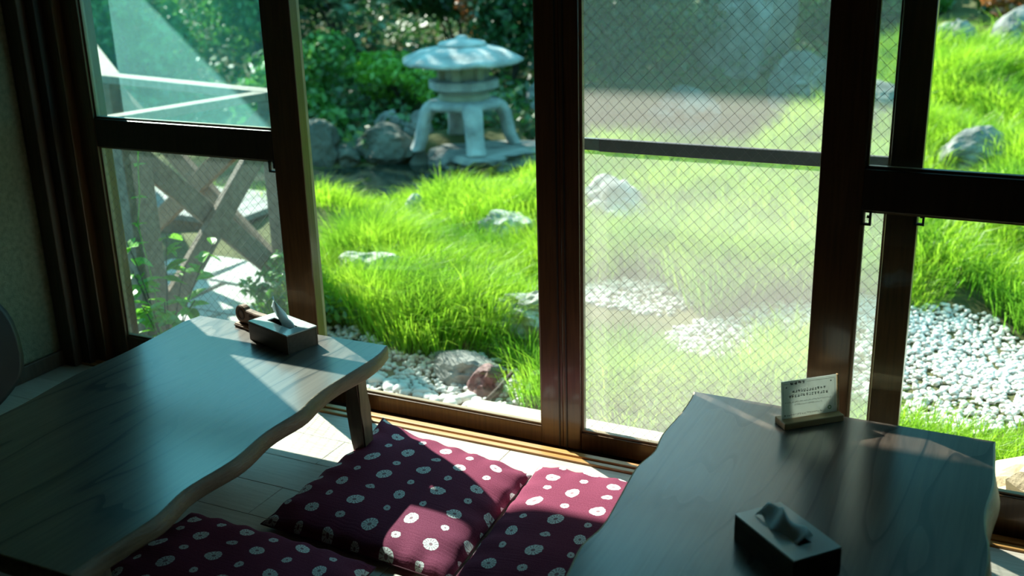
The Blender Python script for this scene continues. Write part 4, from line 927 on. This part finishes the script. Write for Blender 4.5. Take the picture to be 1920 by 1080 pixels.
S = [
 ('leafy_shrub', 'bright green leafy shrub at the left bank of the pond', (-6.05, 5.4, 0.0), (0.6, 0.5, 0.55), 'leaf_mid', 3200, 0.075, 1),
 ('leafy_shrub', 'low lime-leaved shrub left of the lantern legs', (-5.35, 6.15, 0.05), (0.75, 0.55, 0.30), 'leaf_lime', 2200, 0.07, 2),
 ('leafy_shrub', 'dark green fern-like clump beside the pond boulders', (-5.75, 5.2, -0.02), (0.35, 0.3, 0.26), 'leaf_mid', 1500, 0.09, 3),
 ('leafy_shrub', 'dark shrub directly behind the lantern', (-4.7, 7.1, 0.0), (0.9, 0.6, 0.75), 'leaf_dark', 4200, 0.08, 4),
 ('leafy_shrub', 'dark shrub behind the lantern beside the centre mullion', (-3.9, 7.9, 0.0), (0.9, 0.6, 0.75), 'leaf_dark', 4200, 0.08, 5),
 ('leafy_shrub', 'tall dark shrub above the left bank of the pond', (-7.1, 6.5, 0.0), (0.9, 0.7, 0.95), 'leaf_mid', 4500, 0.08, 6),
 ('leafy_shrub', 'dark green shrub seen over the left railing', (-8.2, 5.6, 0.0), (1.0, 0.8, 0.9), 'leaf_mid', 4500, 0.085, 7),
 ('leafy_shrub', 'dark shrub at the far left beyond the railing', (-9.3, 4.6, 0.0), (1.1, 0.9, 0.9), 'leaf_mid', 4200, 0.09, 8),
 ('leafy_shrub', 'shadowy shrub at the back behind the pale-leaved bush', (-7.6, 8.4, 0.0), (1.3, 0.9, 1.1), 'leaf_dark', 5000, 0.09, 9),
 ('leafy_shrub', 'shadowy shrub at the back above the lantern roof', (-6.3, 8.9, 0.0), (1.2, 0.8, 0.75), 'leaf_dark', 5000, 0.09, 10),
 ('leafy_shrub', 'mid green shrub behind the left half of the hazy door', (-4.12, 7.95, 0.0), (0.42, 0.35, 0.46), 'leaf_mid', 2600, 0.075, 11),
 ('leafy_shrub', 'upright lime green shrub left of the tall boulder', (-3.52, 8.0, 0.0), (0.36, 0.32, 0.42), 'leaf_lime', 2600, 0.07, 12),
 ('leafy_shrub', 'dark shrub behind the tall boulder', (-3.6, 10.6, 0.0), (1.3, 0.8, 1.0), 'leaf_dark', 5000, 0.09, 13),
 ('leafy_shrub', 'green shrub on the bank right of the tall boulder', (-2.2, 9.6, 0.0), (0.75, 0.6, 0.65), 'leaf_mid', 3500, 0.08, 14),
 ('leafy_shrub', 'dark round bush at the top right corner', (-0.40, 8.50, 0.0), (0.62, 0.40, 0.36), 'leaf_dark', 4500, 0.09, 15),
 ('leafy_shrub', 'dark shrub at the top behind the right stiles', (-1.40, 9.3, 0.0), (0.7, 0.5, 0.5), 'leaf_mid', 4000, 0.09, 16),
 ('leafy_shrub', 'russet-leaved sprig above the top right bush', (-0.40, 8.05, 0.16), (0.22, 0.15, 0.12), 'leaf_russet', 260, 0.07, 17),
 ('leafy_shrub', 'russet-leaved shrub behind the left side of the lantern', (-5.15, 7.4, 0.25), (0.30, 0.25, 0.42), 'leaf_russet', 420, 0.08, 18),
 ('leafy_shrub', 'green shrub far behind the railing top corner', (-11.0, 6.8, 0.0), (1.6, 1.2, 1.1), 'leaf_mid', 5000, 0.10, 19),
 ('leafy_shrub', 'far dark shrub closing the garden at the left', (-10.2, 9.0, 0.0), (1.8, 1.2, 1.3), 'leaf_dark', 5000, 0.10, 20),
 ('leafy_shrub', 'far dark shrub at the back of the garden centre', (-6.6, 12.0, 0.0), (2.0, 1.0, 0.9), 'leaf_dark', 5500, 0.11, 21),
 ('leafy_shrub', 'far dark shrub at the back of the garden right', (2.3, 13.4, 0.0), (2.2, 1.0, 1.1), 'leaf_dark', 5500, 0.11, 22),
 ('leafy_shrub', 'small green tuft of leaves right of the lantern legs', (-3.62, 5.62, 0.0), (0.22, 0.2, 0.20), 'leaf_mid', 700, 0.07, 23),
 ('leafy_shrub', 'low bush of fine leaves below post of the railing', (-2.85, 1.30, -0.05), (0.30, 0.28, 0.16), 'leaf_mid', 1400, 0.045, 24),
 ('leafy_shrub', 'low shaded shrub in the grass beside the left door stile', (-2.93, 1.42, -0.06), (0.22, 0.20, 0.11), 'leaf_mid', 900, 0.045, 25),
]
for nm, lb, c, r, m_, n_, sz, sd_ in S: shrub(nm, lb, c, r, m_, n_, sz, sd_, 'garden shrubs')

# shrubs with leaves large enough to pick out one by one
def single_leaf(L, W):
    bm = bmesh.new(); n = 5; mid = []; lf = []; rt = []
    for i in range(n):
        t = i / (n - 1); w_ = W * math.sin(math.pi * min(t * 0.92 + 0.06, 1)) ** 0.8; z = -0.25 * L * t * t
        mid.append(bm.verts.new((t * L, 0, z))); lf.append(bm.verts.new((t * L, w_ / 2, z + w_ * 0.16))); rt.append(bm.verts.new((t * L, -w_ / 2, z + w_ * 0.16)))
    for i in range(n - 1): bm.faces.new((mid[i], mid[i + 1], lf[i + 1], lf[i])); bm.faces.new((rt[i], rt[i + 1], mid[i + 1], mid[i]))
    return bm_me(bm)
def leaf_shrub(name, label, loc, stems, per, L, W, mat, seed, cat='shrub', group=None):
    rg = random.Random(seed); e = empty(name, loc); tag(e, label, cat, group)
    me = single_leaf(L, W); me.materials.append(MAT[mat])
    for st_ in stems:
        pts = [Vector(p) for p in st_]
        link('stem', tube_me(pts, [0.003 + 0.03 * L] + [0.0025] * (len(pts) - 1), 5), 'bark', e, True)
        for k in range(per):
            t = rg.uniform(0.25, 1.0) * (len(pts) - 1); i = min(int(t), len(pts) - 2); p = pts[i].lerp(pts[i + 1], t - i)
            o = bpy.data.objects.new('leaf', me); COL.objects.link(o); o.parent = e; o.location = p
            o.rotation_euler = (rg.uniform(-0.5, 0.5), rg.uniform(-0.7, 0.35), rg.uniform(0, 6.28)); q = rg.uniform(0.7, 1.25); o.scale = (q, q, q)
    return e
rg = random.Random(77)
def fan(n, h, sp):
    out = []
    for k in range(n):
        a = 6.28 * k / n + rg.uniform(-.3, .3); q = sp * rg.uniform(0.4, 1.0); hh = h * rg.uniform(0.6, 1.0)
        out.append([(0, 0, 0), (q * 0.35 * math.cos(a), q * 0.35 * math.sin(a), hh * 0.5), (q * 0.75 * math.cos(a), q * 0.75 * math.sin(a), hh * 0.85), (q * math.cos(a), q * math.sin(a), hh)])
    return out
leaf_shrub('large_leaf_shrub', 'tall shrub with big pale leaves left of the lantern', (-6.35, 7.0, float(gz(-6.35, 7.0))), fan(15, 1.45, 0.75), 17, 0.15, 0.085, 'leaf_pale', 5, group='garden shrubs')
leaf_shrub('large_leaf_shrub', 'glossy-leaved shrub growing at the foot of the big railing post', (-3.05, 0.56, -0.30), fan(9, 0.60, 0.24), 11, 0.080, 0.042, 'leaf_lime', 6, group='garden shrubs')
vn = empty('vine', (-3.17, 0.62, -0.30)); tag(vn, 'thin pale vine tendril climbing the big railing post', 'vine')
vp = [(0.02, 0.02, 0.0), (0.0, 0.03, 0.35), (-0.03, 0.02, 0.60), (0.02, 0.0, 0.72), (0.035, 0.0, 0.85), (0.08, -0.02, 0.98)]
link('tendril', tube_me(edge3 if False else vp, 0.0025, 5), MAT['leaf_lime'], vn, True)
me = single_leaf(0.035, 0.022); me.materials.append(MAT['leaf_lime'])
for i, p in enumerate(vp[1:]):
    for k in range(3):
        o = bpy.data.objects.new('leaf', me); COL.objects.link(o); o.parent = vn; o.location = p; o.rotation_euler = (0, -0.3, k * 2.2 + i)

# taller trees: slender ones shade the back of the garden, dark ones darken reflections
def tree(label, loc, h, crown, n, seed, zlo=-0.5, zhi=0.6, size=0.16, mat='leaf_mid', k_=9, thick=0.4):
    e = empty('tree', (loc[0], loc[1], float(gz(loc[0], loc[1])))); tag(e, label, 'tree', 'trees at the back of the garden')
    rg = random.Random(seed); tr_ = 0.13 * max(1, h / 4)
    link('trunk', tube_me([(0, 0, -0.2), (0.08, 0.05, h * 0.35), (0.0, 0.1, h * 0.7), (0.1, 0.0, h)], [tr_, tr_ * 0.8, tr_ * 0.6, tr_ * 0.3], 8), 'bark', e, True)
    cs = []
    for k in range(k_):
        a = rg.uniform(0, 6.28); q = crown * rg.uniform(0.1, 0.75); t_ = thick * rg.uniform(0.75, 1.25)
        cs.append((q * math.cos(a), q * math.sin(a), h + zlo + (zhi - zlo) * (k + 0.5) / k_, crown * rg.uniform(0.3, 0.5), crown * rg.uniform(0.3, 0.5), t_))
        zb = min(h * 0.7, cs[-1][2] * 0.8)
        link('branch', tube_me([(0, 0.05, zb), (cs[-1][0] * 0.5, cs[-1][1] * 0.5, (zb + cs[-1][2]) / 2), cs[-1][:3]], [0.05, 0.03, 0.012], 6), 'bark', e, True)
    tag(link('foliage', leaf_cloud('foliage', cs, n, size, seed, 0.3), mat, e), kind='stuff')
tree('slender tree behind the left bank, its crown above the frame', (-7.8, 7.3), 3.35, 1.35, 1300, 1)
tree('slender tree among the far left shrubs, its crown above the frame', (-9.9, 8.9), 3.2, 1.7, 1200, 2)
tree('slender tree behind the lantern, its crown above the frame', (-9.3, 11.5), 3.2, 1.7, 3400, 3)
for (x_, y_), w_ in (((-3.4, 15.6), 'left of the three unseen dark trees added for the table reflection'), ((-0.6, 15.0), 'middle of the three unseen dark trees added for the table reflection'), ((2.4, 14.6), 'right of the three unseen dark trees added for the table reflection')):
    tree(w_, (x_, y_), 8.0, 2.6, 13000, int(x_ * 10) + 60, -6.0, 3.2, 0.28, 'leaf_dark', 18, 0.9)  # unseen trees added so the right tabletop mirrors dark leaves, not sky

# leafy ground cover on the shaded bank behind the pond
rg2 = np.random.default_rng(31); n_ = 90000
gxr = rg2.uniform(-14, 3.5, n_); gyr = rg2.uniform(4.6, 15, n_)
keep = (poly_sd(gxr, gyr, POND) > 0.12) & ~((gxr > -2.0 + 0.05 * gyr) & (gyr < 10.0)) & ~((gxr > -4.8) & (gyr < 5.6))
gxr, gyr = gxr[keep], gyr[keep]; n_ = len(gxr)
p_ = np.stack([gxr, gyr, gz(gxr, gyr) + rg2.uniform(0.0, 1, n_) ** 2 * 0.22], -1)
nn = rg2.normal(size=(n_, 3)) * 0.6 + np.array([0.1, -0.3, 0.9]); nn /= np.linalg.norm(nn, axis=1)[:, None]
tt = np.cross(nn, rg2.normal(size=(n_, 3))); tt /= np.linalg.norm(tt, axis=1)[:, None]; s3 = np.cross(nn, tt); Lf = (0.085 * rg2.uniform(0.6, 1.4, n_))[:, None]
vv = np.stack([p_ - tt * Lf * 0.5, p_ + s3 * Lf * 0.28, p_ + tt * Lf * 0.5, p_ - s3 * Lf * 0.28], 1).reshape(-1, 3)
bb = (np.arange(n_) * 4)[:, None]; ffc = np.concatenate([bb + np.array([[0, 1, 2]]), bb + np.array([[0, 2, 3]])], 1).reshape(-1, 3)
gc = link('ground_cover', np_mesh('ground_cover', vv, ffc), 'leaf_cover'); tag(gc, 'dark leafy ground cover on the bank behind the pond', 'ground cover', kind='stuff')
